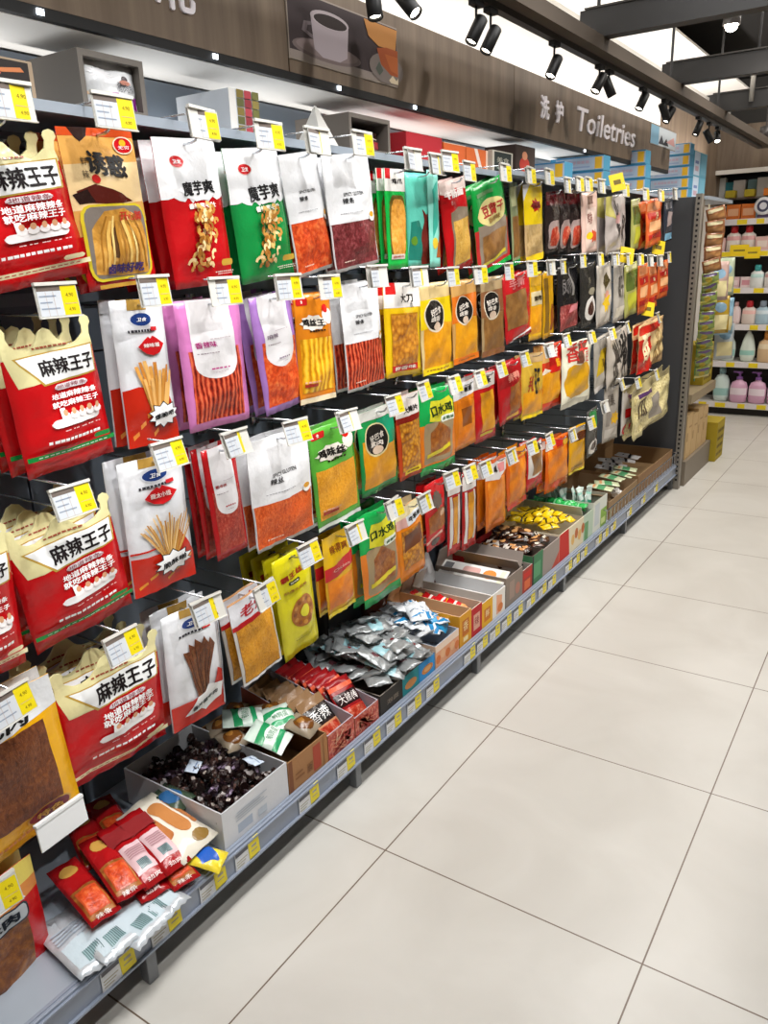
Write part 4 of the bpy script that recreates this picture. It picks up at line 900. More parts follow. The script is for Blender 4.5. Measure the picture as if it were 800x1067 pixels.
def heap(x0, x1, y0, y1, z, nx, ny, top=.0, jit=.35, tilt=.3, yaw=3.1):
    """places of loosely dumped packets, higher in the middle"""
    o = []
    for i in range(nx):
        for j in range(ny):
            u, v = (i+.5)/nx, (j+.5)/ny
            d = 1-max(abs(2*u-1), abs(2*v-1))
            o.append((x0+(x1-x0)*u+R_.uniform(-jit, jit)*(x1-x0)/nx, y0+(y1-y0)*v+R_.uniform(-jit, jit)*(y1-y0)/ny, z+top*min(1, d*1.6)+R_.uniform(0, .008),
                      R_.uniform(-tilt, tilt), FLAT+R_.uniform(-tilt, tilt), R_.uniform(-yaw, yaw)))
    return o
def filed(x0, x1, y, z, n, lean, jit=.02):
    """packets filed one behind the other, leaning back"""
    return [(x0+(x1-x0)*k/(n-1), y+R_.uniform(-.004, .004), z+R_.uniform(-.003, .004), R_.uniform(-jit*2, jit*2), lean+R_.uniform(-jit, jit), R_.uniform(-jit, jit)*2) for k in range(n)]
TXT = lambda s, cu, cv, h, c, **o: ('t', s, cu, cv, h, c, o)

# --- large white carton full of dark wrapped candy
ya, yb, h = span((235, 889), (301, 828), (232, 848))
CW = [('p', R4(.2, .15, .42, .4), '#a9b4c4')]+[('p', R4(.18+.02*(k % 2), .5+.07*k, .66-.05*(k % 3), .53+.07*k), '#b4bcc6') for k in range(4)]+[('p', R4(.5, .16, .64, .36), '#b9c2cc')]
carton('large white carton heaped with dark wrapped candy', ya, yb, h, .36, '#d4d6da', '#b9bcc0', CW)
def candy(cols, seed):
    bm = bmesh.new()
    lathe(bm, [(.0115, -.0235), (.009, -.0185), (.0032, -.0145), (.0078, -.0105), (.0105, -.003), (.0102, .004), (.0075, .0105), (.003, .0145), (.0095, .019), (.0115, .0235)], 9, 1, .75)
    r = random.Random(seed)
    for v in bm.verts: v.co = v.co*1.35+Vector([r.uniform(-.0017, .0017) for _ in 'xyz'])
    for f in bm.faces: f.material_index = r.choice((0, 0, 0, 1)) if abs(f.calc_center_median().z) < .02 else 0
    return done(bm, 'wrapped_candy', None, [mat(c, .18, .35, .3, 300) for c in cols])
protos = [candy(c, k) for k, c in enumerate((('#1c1210', '#4a2e26'), ('#241412', '#8a8078'), ('#3c2a26', '#b8b2b0'), ('#2a1a22', '#7a6a80')))]
kinds = ('black wrapped candy', 'dark candy with grey bands', 'brown candy with silver bands', 'plum black candy with lilac flecks')
P = [(x, y, z, R_.uniform(0, 3), R_.uniform(.9, 2.2), R_.uniform(0, 6)) for x, y, z, *_ in
     heap(FX-.335, FX-.025, ya+.025, yb-.025, DECK+h-.045, 9, 7, .035)+heap(FX-.33, FX-.03, ya+.03, yb-.03, DECK+h-.07, 7, 5, .03)]
for k in range(4): spread(protos[k], P[k::4], f'{kinds[k]} in the large white carton', 'candy', 'dark candy in the white carton')
bm = bmesh.new(); box(bm, -.02, -.015, 0, .02, .015, .0008)
for k, (x, y) in enumerate(((FX-.19, (ya+yb)/2-.03), (FX-.07, (ya+yb)/2+.07))):
    p = packet('paper_slip', .05, .034, .001, '#c6d4e4', [('p', R4(.1, .3, .9, .4), '#7a8aa8')], seed=k)
    spread(p, [(x, y, DECK+h+.012, .1, FLAT+.2, .4+k)], 'small pale blue paper slip among the dark candy, ' + ('farther in' if k == 0 else 'nearer the front'), 'slip', None)

# --- brown carton with green and white packets and braised eggs
ya, yb, h = span((302, 825), (342, 795), (301, 795))
BR = [('p', R4(.0, 0, .1, 1), '#7c4a2a'), ('p', R4(.62, .1, .82, .9), '#a8432c'), ('p', R4(.45, .2, .6, .5), '#8a5c34'), TXT('食', .52, .35, .2, '#5c3a20'), ('p', R4(.15, .3, .38, .36), '#8a5c34'), ('p', R4(.15, .45, .34, .5), '#8a5c34'), ('p', R4(.9, 0, 1, 1), '#a87444')]
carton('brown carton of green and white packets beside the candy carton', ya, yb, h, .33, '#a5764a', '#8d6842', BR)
GW = [('p', R4(0, .0, 1, .16), '#e4ece6'), ('p', [(0, .5), (1, .62), (1, .8), (0, .72)], '#27935a'), ('p', el(.5, .45, .3, .17, 14), '#e4efe8'), ('p', [(0, .12), (1, .2), (1, .34), (0, .26)], '#2a9a62'), TXT('鹌鹑蛋', .5, .45, .17, '#1e7a48', w=.5, bold=.03)]
p = packet('snack_packet', .095, .115, .016, '#cfe0d4', GW, seed=3)
cy = (ya+yb)/2
spread(p, [(FX-.10, cy-.045, DECK+h+.028, .1, FLAT+.35, .25), (FX-.14, cy+.045, DECK+h+.024, -.1, FLAT+.15, -.35), (FX-.22, cy-.02, DECK+h+.036, .2, FLAT+.1, .6)],
       ['green and white packet lying nearest the aisle on the brown carton', 'green and white packet on the far side of the brown carton', 'green and white packet at the back of the brown carton'], 'packet', 'green and white packets')
eg = mat('#8c8478', .2, bump=.3, bscale=30)
p = packet('egg_packet', .075, .085, .02, '#9a8c78', [('p', el(.5, .5, .36, .36, 16), '#6e4218'), ('p', el(.42, .6, .14, .14, 10), '#9c6a2c')], seed=4)
spread(p, [(FX-.06, cy+.055, DECK+h+.02, .1, FLAT+.3, .1), (FX-.20, cy+.075, DECK+h+.012, .3, FLAT+.2, .7), (FX-.27, cy-.055, DECK+h+.01, -.2, FLAT-.1, 1.2), (FX-.29, cy+.02, DECK+h+.01, .2, FLAT, 2.1), (FX-.2, cy-.085, DECK+h+.008, .2, FLAT+.2, -.5)],
       ['clear packet with a braised egg at the front corner of the brown carton', 'clear packet with a braised egg on the far side of the brown carton', 'clear packet with a braised egg near the candy, at the back', 'clear packet with a braised egg deepest in the brown carton', 'clear packet with a braised egg beside the candy carton'], 'packet', 'braised egg packets')

# --- two display cartons of spicy strips, filed packets
NOOD = lambda a, b, c: [('f', R4(0, 0, 1, 1), 'redmix')]+[('p', ribbon([(.1+.8*R_.random(), R_.random()*.8+.05), (.2+.6*R_.random(), .1+.7*R_.random()), (.1+.8*R_.random(), .1+.8*R_.random())], .02, .02), R_.choice((a, b, c))) for _ in range(16)]
for (bl, br, tl, nm, base, art, lab) in (
    ((343, 795), (370, 776), (342, 767), 'black', '#2a1c18', [('p', R4(0, 0, 1, .4), '#c88a64'), ('f', R4(.05, .03, .95, .36), 'redmix'), ('p', R4(.04, .46, .96, .74), '#1a1818'), TXT('香辣', .5, .6, .26, '#e8e6e4', w=.76, bold=.05), ('p', R4(0, .8, 1, 1), '#8a6a4a')], 'black and silver'),
    ((371, 774), (395, 754), (371, 748), 'red', '#8e1418', [('p', R4(0, 0, 1, .34), '#c03828'), ('f', R4(.05, .03, .95, .3), 'redmix'), ('p', R4(.04, .4, .96, .68), '#2a1214'), TXT('大辣棒', .5, .54, .2, '#efe8e4', w=.78, bold=.04), ('p', R4(0, .76, 1, .86), '#d85a3a')], 'red and black')):
    ya, yb, h = span(bl, br, tl)
    carton(f'display carton printed with noodles, holding {lab} packets', ya, yb, h, .33, '#b0604a', '#a9a2ac', NOOD('#d88a6a', '#a83228', '#e8b89a'), back=h*1.75)
    w = (yb-ya)*.86
    p = packet('snack_packet', w, .15, .012, base, art, seed=len(lab))
    n = 7
    spread(p, filed(FX-.27, FX-.075, (ya+yb)/2, DECK+.08, n, -.75, .06), [f'{lab} packet, ' + ('front one filed' if k == n-1 else f'number {n-k} from the front, filed') + ' in its noodle carton' for k in range(n)], 'packet', f'{lab} packets filed in a carton')

# --- heap of silver packets in the black, teal and blue carton
ya, yb, h = span((397, 751), (453, 703), (396, 726))
BX = [('p', R4(0, 0, .38, 1), '#2c2824'), ('p', R4(.38, 0, .68, 1), '#1f8f98'), ('p', R4(.68, 0, 1, 1), '#1d7fc0'), ('p', R4(.7, .04, .98, .96), '#2a8fd0'), ('p', el(.53, .42, .11, .22, 14), '#c98a4c'), ('p', el(.85, .45, .11, .22, 14), '#c9813f'), ('p', el(.85, .47, .07, .14, 12), '#e0a868'), TXT('泡面', .2, .45, .24, '#8c8070', w=.2, bold=.03)]
carton('black, teal and blue carton heaped with silver packets', ya, yb, h, .34, '#3a3632', '#8a8178', BX)
WAVE = [(k/12, .02*(k % 2)) for k in range(13)]+[(1-k/12, 1-.02*(k % 2)) for k in range(13)]
SIL = mat('#979b9c', .3, .35, .45, 45)
SL = ([('p', el(.5, .5, .2, .12, 12), '#5c3238')], [('p', R4(.0, .3, 1, .7), '#8fb8c0'), ('p', el(.5, .5, .12, .09, 10), '#5c4a4c')], [('p', R4(.1, .4, .9, .5), '#dfe4e6'), ('p', el(.6, .6, .1, .06, 10), '#7a2c30')])
P = heap(FX-.33, FX-.02, ya+.03, yb-.03, DECK+h+.005, 7, 6, .085, .45, .6, .9)+heap(FX-.28, FX-.06, ya+.06, yb-.06, DECK+h+.05, 4, 4, .07, .4, .6, .9)
for k in range(3):
    p = packet('silver_packet', .08, .115, .010, SIL, SL[k], WAVE, seed=k+1, wr=2.6)
    spread(p, P[k::3], ('silver packet with a dark dot', 'silver packet with a pale blue band', 'silver packet with a white stripe')[k]+' in the heap behind the teal panel', 'packet', 'silver packets heaped in the carton')

# --- peach carton of white packets
ya, yb, h = span((454, 702), (478, 681), (453, 675))
PE = [('p', R4(0, 0, 1, 1), '#e2a27c'), ('p', R4(0, .7, 1, 1), '#ecd4c0')]+[('p', el(.1+.2*k, .35+.12*(k % 2), .1, .2, 10), ('#d4763c', '#e8b488')[k % 2]) for k in range(5)]
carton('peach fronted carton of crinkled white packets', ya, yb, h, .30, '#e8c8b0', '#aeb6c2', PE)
p = packet('white_packet', .058, .085, .009, mat('#e8ecf0', .3, .1, .35, 40), [('p', R4(0, .1, 1, .26), '#2a8ac4'), ('p', R4(.2, .5, .8, .56), '#8a96a4')], WAVE, seed=8, wr=2.6)
spread(p, heap(FX-.27, FX-.05, ya+.03, yb-.02, DECK+h+.01, 6, 4, .06, .4, .5, 1.2), 'crinkled white packet in the peach fronted carton', 'packet', 'white packets in the peach carton')
p = packet('snack_packet', .07, .09, .008, '#2a98cc', [('p', el(.6, .45, .2, .2, 14), '#d88a3a'), ('p', el(.6, .45, .1, .1, 10), '#f0c070')], seed=3)
spread(p, [(FX-.06, yb-.05, DECK+h+.035, .1, -.9, .3)], 'blue packet with an orange round picture before the white packets', 'packet', None)

# --- low yellow, red and yellow cartons, then the white carton with a raised lid
for bl, br, tl, lab, outer, inner, art in (
    ((479, 679), (491, 668), (477, 645), 'orange yellow carton holding a few yellow packets', '#d99a1e', '#d8b48c', [('p', R4(.2, .3, .8, .8), '#c06a1a'), ('p', R4(.3, .1, .7, .25), '#efd9a0'), TXT('香', .5, .6, .3, '#f4e0a8', bold=.04)]),
    ((491, 668), (502, 659), (491, 636), 'narrow red carton beside the orange yellow carton', '#b8141e', '#c8b4a4', [('p', R4(.2, .2, .8, .75), '#d8a08a'), TXT('辣', .5, .5, .3, '#8a0c14', bold=.04)]),
    ((502, 659), (513, 648), (502, 630), 'yellow carton between the red and white cartons', '#e0a81a', '#cfc8c0', [('p', R4(.2, .2, .8, .7), '#c8741c'), TXT('鲜', .5, .5, .3, '#f6e4b0', bold=.04)])):
    ya, yb, h = span(bl, br, tl)
    carton(lab, ya, yb, h, .32, outer, inner, art, flap=(('back', .07, 20),))
    if 'orange' in lab: y7, h7 = (ya, yb), h
    if 'red carton' in lab: y8, h8 = (ya, yb), h
p = packet('snack_packet', .055, .085, .01, '#e8a91a', [('p', el(.5, .5, .25, .2, 12), '#f0d070')], seed=6)
spread(p, [(FX-.09, sum(y7)/2, DECK+h7-.02, .1, FLAT+.5, .3), (FX-.17, sum(y7)/2+.01, DECK+h7-.03, .2, FLAT+.2, .8), (FX-.25, sum(y7)/2-.01, DECK+h7-.01, -.2, FLAT, -.4)],
       ['yellow packet at the front of the orange yellow carton', 'yellow packet in the middle of the orange yellow carton', 'yellow packet at the back of the orange yellow carton'], 'packet', 'yellow packets')
p = packet('snack_packet', .05, .09, .01, '#c8181c', [('p', R4(.0, .1, 1, .4), '#e8a060'), ('p', R4(.1, .6, .9, .7), '#f0e0d8')], seed=7)
spread(p, [(FX-.08-.055*k, sum(y8)/2+.004*(k % 2), DECK+h8-.015, R_.uniform(-.2, .2), FLAT+.4, R_.uniform(-.3, .3)) for k in range(4)],
       [f'{q} red packet lying along the narrow red carton' for q in ('front', 'second', 'third', 'rear')], 'packet', 'red packets in the red carton')
ya, yb, h = span((513, 648), (526, 636), (513, 621))
r = carton('white carton with its printed lid propped up', ya, yb, h, .33, '#e4dfd6', '#dcdcdc', [('p', [(.3, .1), (.7, .1), (.75, .75), (.3, .9)], '#e2a27c'), ('p', el(.6, .3, .22, .18, 12), '#d0763a')], flap=(('back', .09, -20),))
LIDW = yb-ya
bm = bmesh.new(); box(bm, 0, 0, -.002, .3, .075, .002)
lid = done(bm, 'lid', r, card('#e9e7e2')); lid.location = (-.145, LIDW/2-.002, h+.002); lid.rotation_euler = (math.radians(24), 0, 0)
bm = bmesh.new(); ms = [card('#d8a8a0'), card('#d98a3a'), card('#e4e6c8'), card('#6a6a6c')]
def lp(pl, mi):
    f = bm.faces.new([bm.verts.new((x, y, .0025)) for x, y in pl]); f.material_index = mi
lp([(.01, .01), (.05, .01), (.05, .065), (.01, .065)], 3); lp(rr(.1, .02, .18, .06, .012, 1), 0); lp([(.225+.03*math.cos(a*.5), .036+.026*math.sin(a*.5)) for a in range(12)], 1); lp([(.27, .0), (.29, .0), (.29, .07), (.27, .07)], 2)
done(bm, 'lid_print', lid, ms)

# --- grey brown carton, red and green cartons, grey carton of dark sweets
ya, yb, h = span((527, 634), (544, 619), (527, 604))
carton('grey brown carton with a few orange sweets', ya, yb, h, .33, '#8a7c70', '#968c84', [('p', R4(.2, .2, .5, .8), '#a08a7c'), ('p', el(.7, .4, .15, .2, 12), '#b07a68')], flap=(('back', .07, 15), ('right', .06, -20)))
p = packet('snack_packet', .05, .07, .01, '#d8922c', [('p', el(.5, .5, .3, .3, 12), '#e8c070')], seed=9)
spread(p, heap(FX-.3, FX-.08, ya+.03, yb-.03, DECK+h*.55, 3, 2, .02), 'orange sweet packet lying in the grey brown carton', 'packet', 'orange sweets in the grey brown carton')
ya, yb, h = span((544, 619), (554, 610), (544, 596))
carton('red fronted carton of brown and white packets', ya, yb, h, .32, '#a83a2c', '#b0a49c', [('p', R4(.2, .1, .8, .5), '#d86a3a'), ('p', R4(.1, .6, .9, .85), '#c8281c')], flap=(('left', .07, 35),))
BRW = [('p', R4(0, .55, 1, .75), '#e4d8cc'), ('p', el(.5, .35, .3, .15, 12), '#c8905a'), ('p', R4(0, .0, 1, .1), '#1c1614')]
p = packet('snack_packet', .06, .095, .012, '#4a2a1c', BRW, seed=10)
spread(p, heap(FX-.28, FX-.05, ya+.03, yb-.02, DECK+h-.01, 4, 2, .02, .3, .3, .5), 'brown and white packet in the red fronted carton', 'packet', 'brown and white packets in the red carton')
ya, yb, h = span((554, 610), (565, 600), (554, 581))
carton('narrow dark green carton next to the red one', ya, yb, h, .30, '#3f7a52', '#5a4a40', [('p', R4(.15, .2, .8, .7), '#5a9a6c'), ('p', R4(.0, 0, .12, 1), '#221a18')])
spread(packet('snack_packet', .055, .09, .012, '#3c2014', BRW, seed=12), heap(FX-.27, FX-.05, ya+.025, yb-.02, DECK+h-.012, 4, 2, .01, .3, .3, .6), 'dark brown sweet packet in the narrow green carton', 'packet', 'dark sweets in the green carton')
ya, yb, h = span((565, 602), (582, 588), (565, 574))
carton('grey carton of chocolate brown packets', ya, yb, h, .35, '#9a8e86', '#a59a92', [('p', [(.5, 0), (1, 0), (1, .5)], '#b84a3a')], flap=(('back', .06, 12),))
spread(packet('snack_packet', .06, .10, .013, '#4a2814', [('p', el(.5, .6, .3, .16, 12), '#d09a62'), ('p', R4(.0, .2, 1, .34), '#1c1210'), ('p', el(.5, .2, .18, .07, 10), '#d8d0c0')], seed=14), heap(FX-.31, FX-.05, ya+.03, yb-.02, DECK+h-.01, 5, 3, .03, .3, .4, .9), 'chocolate brown packet in the grey carton', 'packet', 'chocolate packets in the grey carton')

# --- yellow packets, green packets, white sachets
ya, yb, h = span((582, 588), (607, 566), (582, 559))
YC = [('p', [(0, 0), (.42, 0), (.36, 1), (0, 1)], '#c0281c')]+[('p', el(.55+.14*k, .45+.15*(k % 2), .07, .2, 10), ('#dcb068', '#b86a3a')[k % 2]) for k in range(4)]
carton('cream and red carton of yellow packets', ya, yb, h, .33, '#ddd2b4', '#d6ccb4', YC, flap=(('back', .08, 25),))
spread(packet('snack_packet', .055, .085, .012, '#e6c010', [('p', R4(0, .4, 1, .5), '#3a3010'), ('p', el(.5, .7, .25, .12, 10), '#f2dc50')], seed=15), heap(FX-.3, FX-.05, ya+.03, yb-.03, DECK+h+.002, 6, 3, .025, .3, .4, .6), 'yellow packet in the cream and red carton', 'packet', 'yellow packets in the cream carton')
ya, yb, h = span((607, 566), (617, 557), (607, 539))
carton('clear sided carton of bright green packets', ya, yb, h, .33, '#b8ccb8', '#b4bcae', [('p', R4(.1, 0, .5, .7), '#6a9a6a')], flap=(('left', .06, 30),))
spread(packet('snack_packet', .06, .09, .014, '#22a84c', [('p', R4(0, .4, 1, .5), '#8ae0a0')], seed=16), heap(FX-.3, FX-.05, ya+.02, yb-.0, DECK+h+.0, 5, 3, .02, .3, .4, .9), 'bright green packet in the clear sided carton', 'packet', 'green packets in the clear carton')
ya, yb, h = span((617, 557), (631, 545), (617, 526))
carton('white and green carton of upright pale sachets', ya, yb, h, .30, '#d8dcd2', '#9a9a8c', [('p', R4(.55, 0, 1, .6), '#8ab04a'), ('p', R4(.1, .2, .45, .9), '#c4ccd0'), ('p', R4(.6, .1, .9, .3), '#c8d890')])
p = packet('snack_packet', .035, .1, .006, '#d4e4dc', [('p', R4(0, .1, 1, .3), '#3a9a78'), ('p', R4(0, .6, 1, .7), '#9ad0c0')], seed=17)
spread(p, [(FX-.05-.24*R_.random(), ya+.02+(yb-ya-.04)*R_.random(), DECK+h-.02+R_.uniform(-.01, .015), R_.uniform(-.3, .3), R_.uniform(-.4, .2), R_.uniform(-.6, .6)) for _ in range(22)], 'pale sachet standing in the white and green carton', 'sachet', 'pale sachets in the white and green carton')

# --- brown cartons behind the wire basket
ya, yb = fy(633, 548).y, fy(664, 515).y
carton('long brown carton with one white paper ball, behind the wire rail', ya+.02, yb, .10, .36, '#8f7350', '#93795a', flap=(('back', .13, 25), ('left', .10, 55)), x1=FX-.005)
bm = bmesh.new(); bmesh.ops.create_icosphere(bm, subdivisions=3, radius=.03)
for v in bm.verts: v.co *= 1+R_.uniform(-.16, .16)
o = done(bm, 'paper_ball', None, mat('#e4e2de', .7)); o.location = (FX-.09, ya+.42, DECK+.035); tag(o, 'crumpled white paper ball in the long brown carton', 'paper ball')
y2 = at(697, 484, 0, FX).y
carton('farther brown carton with flat packets, at the end of the shelf', yb+.015, 3.84, .115, .4, '#8a6844', '#8d704c', flap=(('back', .07, 10),), x1=FX-.005)
spread(packet('flat_packet', .09, .15, .006, '#d9d6d6', [('p', [(0, .3), (1, .4), (1, .5), (0, .42)], '#3a3438'), ('p', R4(.2, .65, .7, .72), '#5a5458')], seed=20), [(FX-.26+R_.uniform(-.04, .06), yb+.16+.085*k, DECK+.10+R_.uniform(0, .012), .1, FLAT+.1, R_.uniform(-.3, .3)) for k in range(5)], 'flat white and black packet in the far brown carton', 'packet', 'flat packets in the far carton')
spread(packet('flat_packet', .08, .14, .006, '#c8cfa8', [('p', R4(0, .3, 1, .6), '#5a9a6a'), ('p', R4(.1, .7, .9, .8), '#d89a6a')], seed=21), [(FX-.12+R_.uniform(-.02, .02), yb-.02+.12*k-.3, DECK+.112+R_.uniform(0, .01), .1, FLAT+.1, R_.uniform(-.4, .4)) for k in range(5)], 'flat green and cream packet near the wire rail', 'packet', 'flat green packets by the rail')
bm = bmesh.new()
V = [bm.verts.new(p) for p in ((0, 0, 0), (0, .3, 0), (0, .02, .1), (.004, 0, 0), (.004, .3, 0), (.004, .02, .1))]
for f in ((0, 1, 2), (5, 4, 3), (0, 3, 4, 1), (1, 4, 5, 2), (2, 5, 3, 0)): bm.faces.new([V[i] for i in f])
o = done(bm, 'card_divider', None, card('#5a3474')); o.location = (FX-.33, yb-.42, DECK+.19); o.rotation_euler = (0, .2, 0); tag(o, 'purple card wedge standing behind the long brown carton', 'card')

# --- goods at the back of the deck, under the hooks
p = packet('crumpled_pouch', .13, .17, .03, '#5a2c20', [('p', el(.5, .5, .3, .25, 12), '#7a3a28')], seed=22, wr=2.5)
spread(p, [(at(*q, 2, .23).x, at(*q, 2, .25).y, .25, R_.uniform(-.3, .3), FLAT+.6, R_.uniform(-.6, .6)) for q in ((398, 634), (415, 622), (432, 612), (446, 600))],
       [f'brown crumpled pouch lying under the lowest hooks, {q}' for q in ('nearest of four', 'second of four', 'third of four', 'farthest of four')], 'pouch', 'brown pouches at the back')
a, b = at(472, 590, 0, -.55), at(497, 570, 0, -.55)
carton('red carton standing at the back behind the white lidded carton', a.y, b.y+.05, .17, .1, '#a8141a', '#8a1014', x1=-.5)
bm = bmesh.new(); box(bm, -.03, -.07, 0, .03, .07, .2, 0, .004)
o = done(bm, 'dark_carton', None, card('#2a2826')); o.location = (-.62, at(330, 690, 0, -.6).y, DECK); tag(o, 'dark upright box at the back behind the noodle cartons', 'carton')

# --- flat packets piled at the near end
def lay(proto, bk, fr, z0, z1, label, group, roll=0):
    a, b = at(*bk, 2, z0), at(*fr, 2, z1)
    d = b-a; c = (a+b)/2
    yaw = math.atan2(d.y, d.x); pit = math.atan2(d.z, math.hypot(d.x, d.y))
    spread(proto, [(c.x, c.y, c.z, roll, FLAT-pit, yaw)], label, 'packet', group)
RP = [('f', R4(.08, .06, .92, .5), 'duck'), ('p', [(.06, .5), (.9, .54), (.9, .8), (.06, .76)], '#a81418'), ('p', el(.5, .82, .3, .1, 14), '#c89a4a'), ('p', R4(.15, .12, .85, .46), '#c8502a'), ('f', R4(.2, .14, .8, .44), 'chips'), TXT('辣条', .5, .06, .13, '#efe4dc', w=.5, bold=.04)]
RB = [('p', R4(.12, .18, .88, .6), '#d8b8bc'), ('p', R4(.3, .22, .7, .34), '#8aa4a8')]+[('p', R4(.31+.04*k, .22, .325+.04*k, .34), '#4a5a5c') for k in range(9)]+[('p', R4(.2, .4+.03*k, .8, .41+.03*k), '#b08088') for k in range(5)]+[TXT('劲爽', .5, .08, .12, '#efe0dc', w=.5, bold=.04), ('p', R4(0, .66, 1, .9), '#8a2a2c')]
mk = lambda art, s, w=.07, h=.2, base='#a01016', T=.014: packet('flat_packet', w, h, T, base, art, seed=s)
SV = [('p', R4(.1, .12, .9, .5), '#c4d4dc'), ('p', R4(.3, .14, .62, .3), '#9ab8bc')]+[('p', R4(.31+.035*k, .14, .322+.035*k, .3), '#5a7478') for k in range(9)]+[('p', R4(.1, .55+.05*k, .7, .57+.05*k), '#a8b4c0') for k in range(4)]
for k, (bk, fr, z) in enumerate((((62, 955), (110, 1000), .186), ((75, 945), (135, 985), .190), ((100, 940), (160, 966), .188), ((120, 925), (172, 950), .186))):
    lay(packet('flat_packet', .12, .2, .008, mat('#cdd4da', .28, .3, .3, 40), SV, WAVE, seed=30+k), bk, fr, z, z-.002, f'silver white flat packet under the red ones, {("nearest", "second", "third", "fourth")[k]} of its fan', 'silver white flat packets')
for k, (bk, fr, z0, z1, art, t) in enumerate((((60, 890), (116, 970), .25, .215, RP, 'nearest red packet of the pile, picture side up'), ((88, 870), (147, 936), .27, .225, RP, 'second red packet of the pile, with a fiery picture'),
        ((112, 862), (167, 918), .275, .22, RB, 'red packet showing its white back label, middle of the pile'), ((128, 850), (192, 903), .28, .22, RB, 'red packet with long pink back label, next to the cream packet'), ((150, 872), (196, 920), .21, .195, RP, 'red packet tucked underneath beside the shelf rail'), ((118, 880), (168, 936), .215, .2, RB, 'lower red packet under the middle of the pile'), ((76, 852), (110, 900), .235, .23, RP, 'dark red packet lying behind the pile, under the yellow meat pouch'), ((100, 838), (132, 872), .235, .23, RP, 'dark red packet behind the pile, beside the cream packet'))):
    lay(mk(art, 40+k), bk, fr, z0, z1, t, 'red flat packets', roll=R_.uniform(-.15, .15))
CS = [('p', rr(.12, .3, .38, .8, .12), '#b87440'), ('p', rr(.48, .25, .8, .85, .14), '#c08048'), ('p', rr(.86, .3, 1, .8, .05), '#b87440'), ('p', el(.75, .14, .2, .08, 12), '#8a6a2c')]
lay(mk(CS, 50, .12, .22, '#e2dccc', .016), (138, 838), (212, 886), .27, .22, 'cream packet with brown sausages printed on it', None)
lay(mk([('p', [(.1, .5), (.5, .9), (.9, .5), (.5, .1)], '#1f5ab8'), ('p', R4(.2, .05, .8, .14), '#e8d020')], 51, .07, .09, '#e8d23a', .012), (203, 890), (226, 897), .205, .19, 'small yellow and blue packet at the corner of the white carton', None)
lay(mk([('p', el(.5, .5, .3, .3, 12), '#2a5a8a')], 52, .09, .1, '#3a4a3a', .014), (165, 828), (190, 838), .26, .25, 'dark green and blue packet behind the cream one', None)
# price cards in the rail
YC_ = ((132, 1000), (181, 957), (229, 915), (264, 884), (327, 826), (365, 793), (392, 769), (414, 746), (435, 729), (454, 712), (492, 676), (505, 665), (518, 652), (530, 643), (542, 631), (555, 618), (567, 609), (577, 600), (594, 586), (602, 579), (610, 571), (625, 559), (632, 553), (640, 547), (657, 526), (671, 518), (684, 506))
NEAR = {0: 'beneath the silver white packets', 1: 'beneath the red packets', 2: 'beneath the cream packet', 3: 'beneath the left end of the candy carton', 4: 'beneath the brown egg carton', 5: 'beneath the black packet carton', 6: 'beneath the red packet carton', 7: 'beneath the black end of the silver packet carton', 8: 'beneath the teal panel', 9: 'beneath the blue panel', 10: 'beneath the orange yellow carton', 11: 'beneath the red carton', 12: 'beneath the yellow carton', 13: 'beneath the white lidded carton'}
ORDW = ('first', 'second', 'third', 'fourth', 'fifth', 'sixth', 'seventh', 'eighth', 'ninth', 'tenth', 'eleventh', 'twelfth', 'thirteenth')
pc = None
for k, q in enumerate(YC_):
    p = at(*q, 0, XF+.002)
    if pc is None:
        bm = bmesh.new(); box(bm, -.001, -.05, -.031, 0, .0, .022); pc = done(bm, 'price_card', None, mat('#d4d7db', .4))
        bm = bmesh.new(); box(bm, -.0008, -.002, -.024, .0012, .036, .03); y_ = done(bm, 'yellow_ticket', pc, mat('#e6d312', .45)); y_.rotation_euler = (.06, 0, 0)
        bm = bmesh.new(); box(bm, 0, -.048, .012, .0005, -.004, .024, 0); done(bm, 'dark_corner', pc, mat('#50525c', .4))
        bm = bmesh.new()
        for j in range(3): box(bm, .0, -.045, -.004-.008*j, .0004, -.008-.006*j, -.0015-.008*j)
        box(bm, .0012, .006, -.006, .0015, .028, -.003); box(bm, .0012, .008, .006, .0015, .026, .013)
        done(bm, 'fine_print', pc, mat('#a09c84', .5)); o = pc
    else: o = dup(pc)
    o.location = (XF+.003, p.y-.016, .132)
    tag(o, 'white and yellow price card '+(NEAR[k] if k in NEAR else f'in the shelf rail, {ORDW[k-14]} past the white lidded carton'), 'price card', 'price cards in the shelf rail')
# blank white holder
bm = bmesh.new(); a, b = at(41, 872, 0, -.29), at(88, 845, 0, -.29)
box(bm, -.002, -.058, -.028, .002, .058, .028, 0, .001); box(bm, -.006, -.058, .026, .004, .058, .032)
o = done(bm, 'hanging_card_holder', None, mat('#dfe1e2', .45)); o.location = (a+b)/2; o.rotation_euler = (-.03, -.15, .1); tag(o, 'blank white card holder hanging just below the yellow meat pouch', 'card holder')
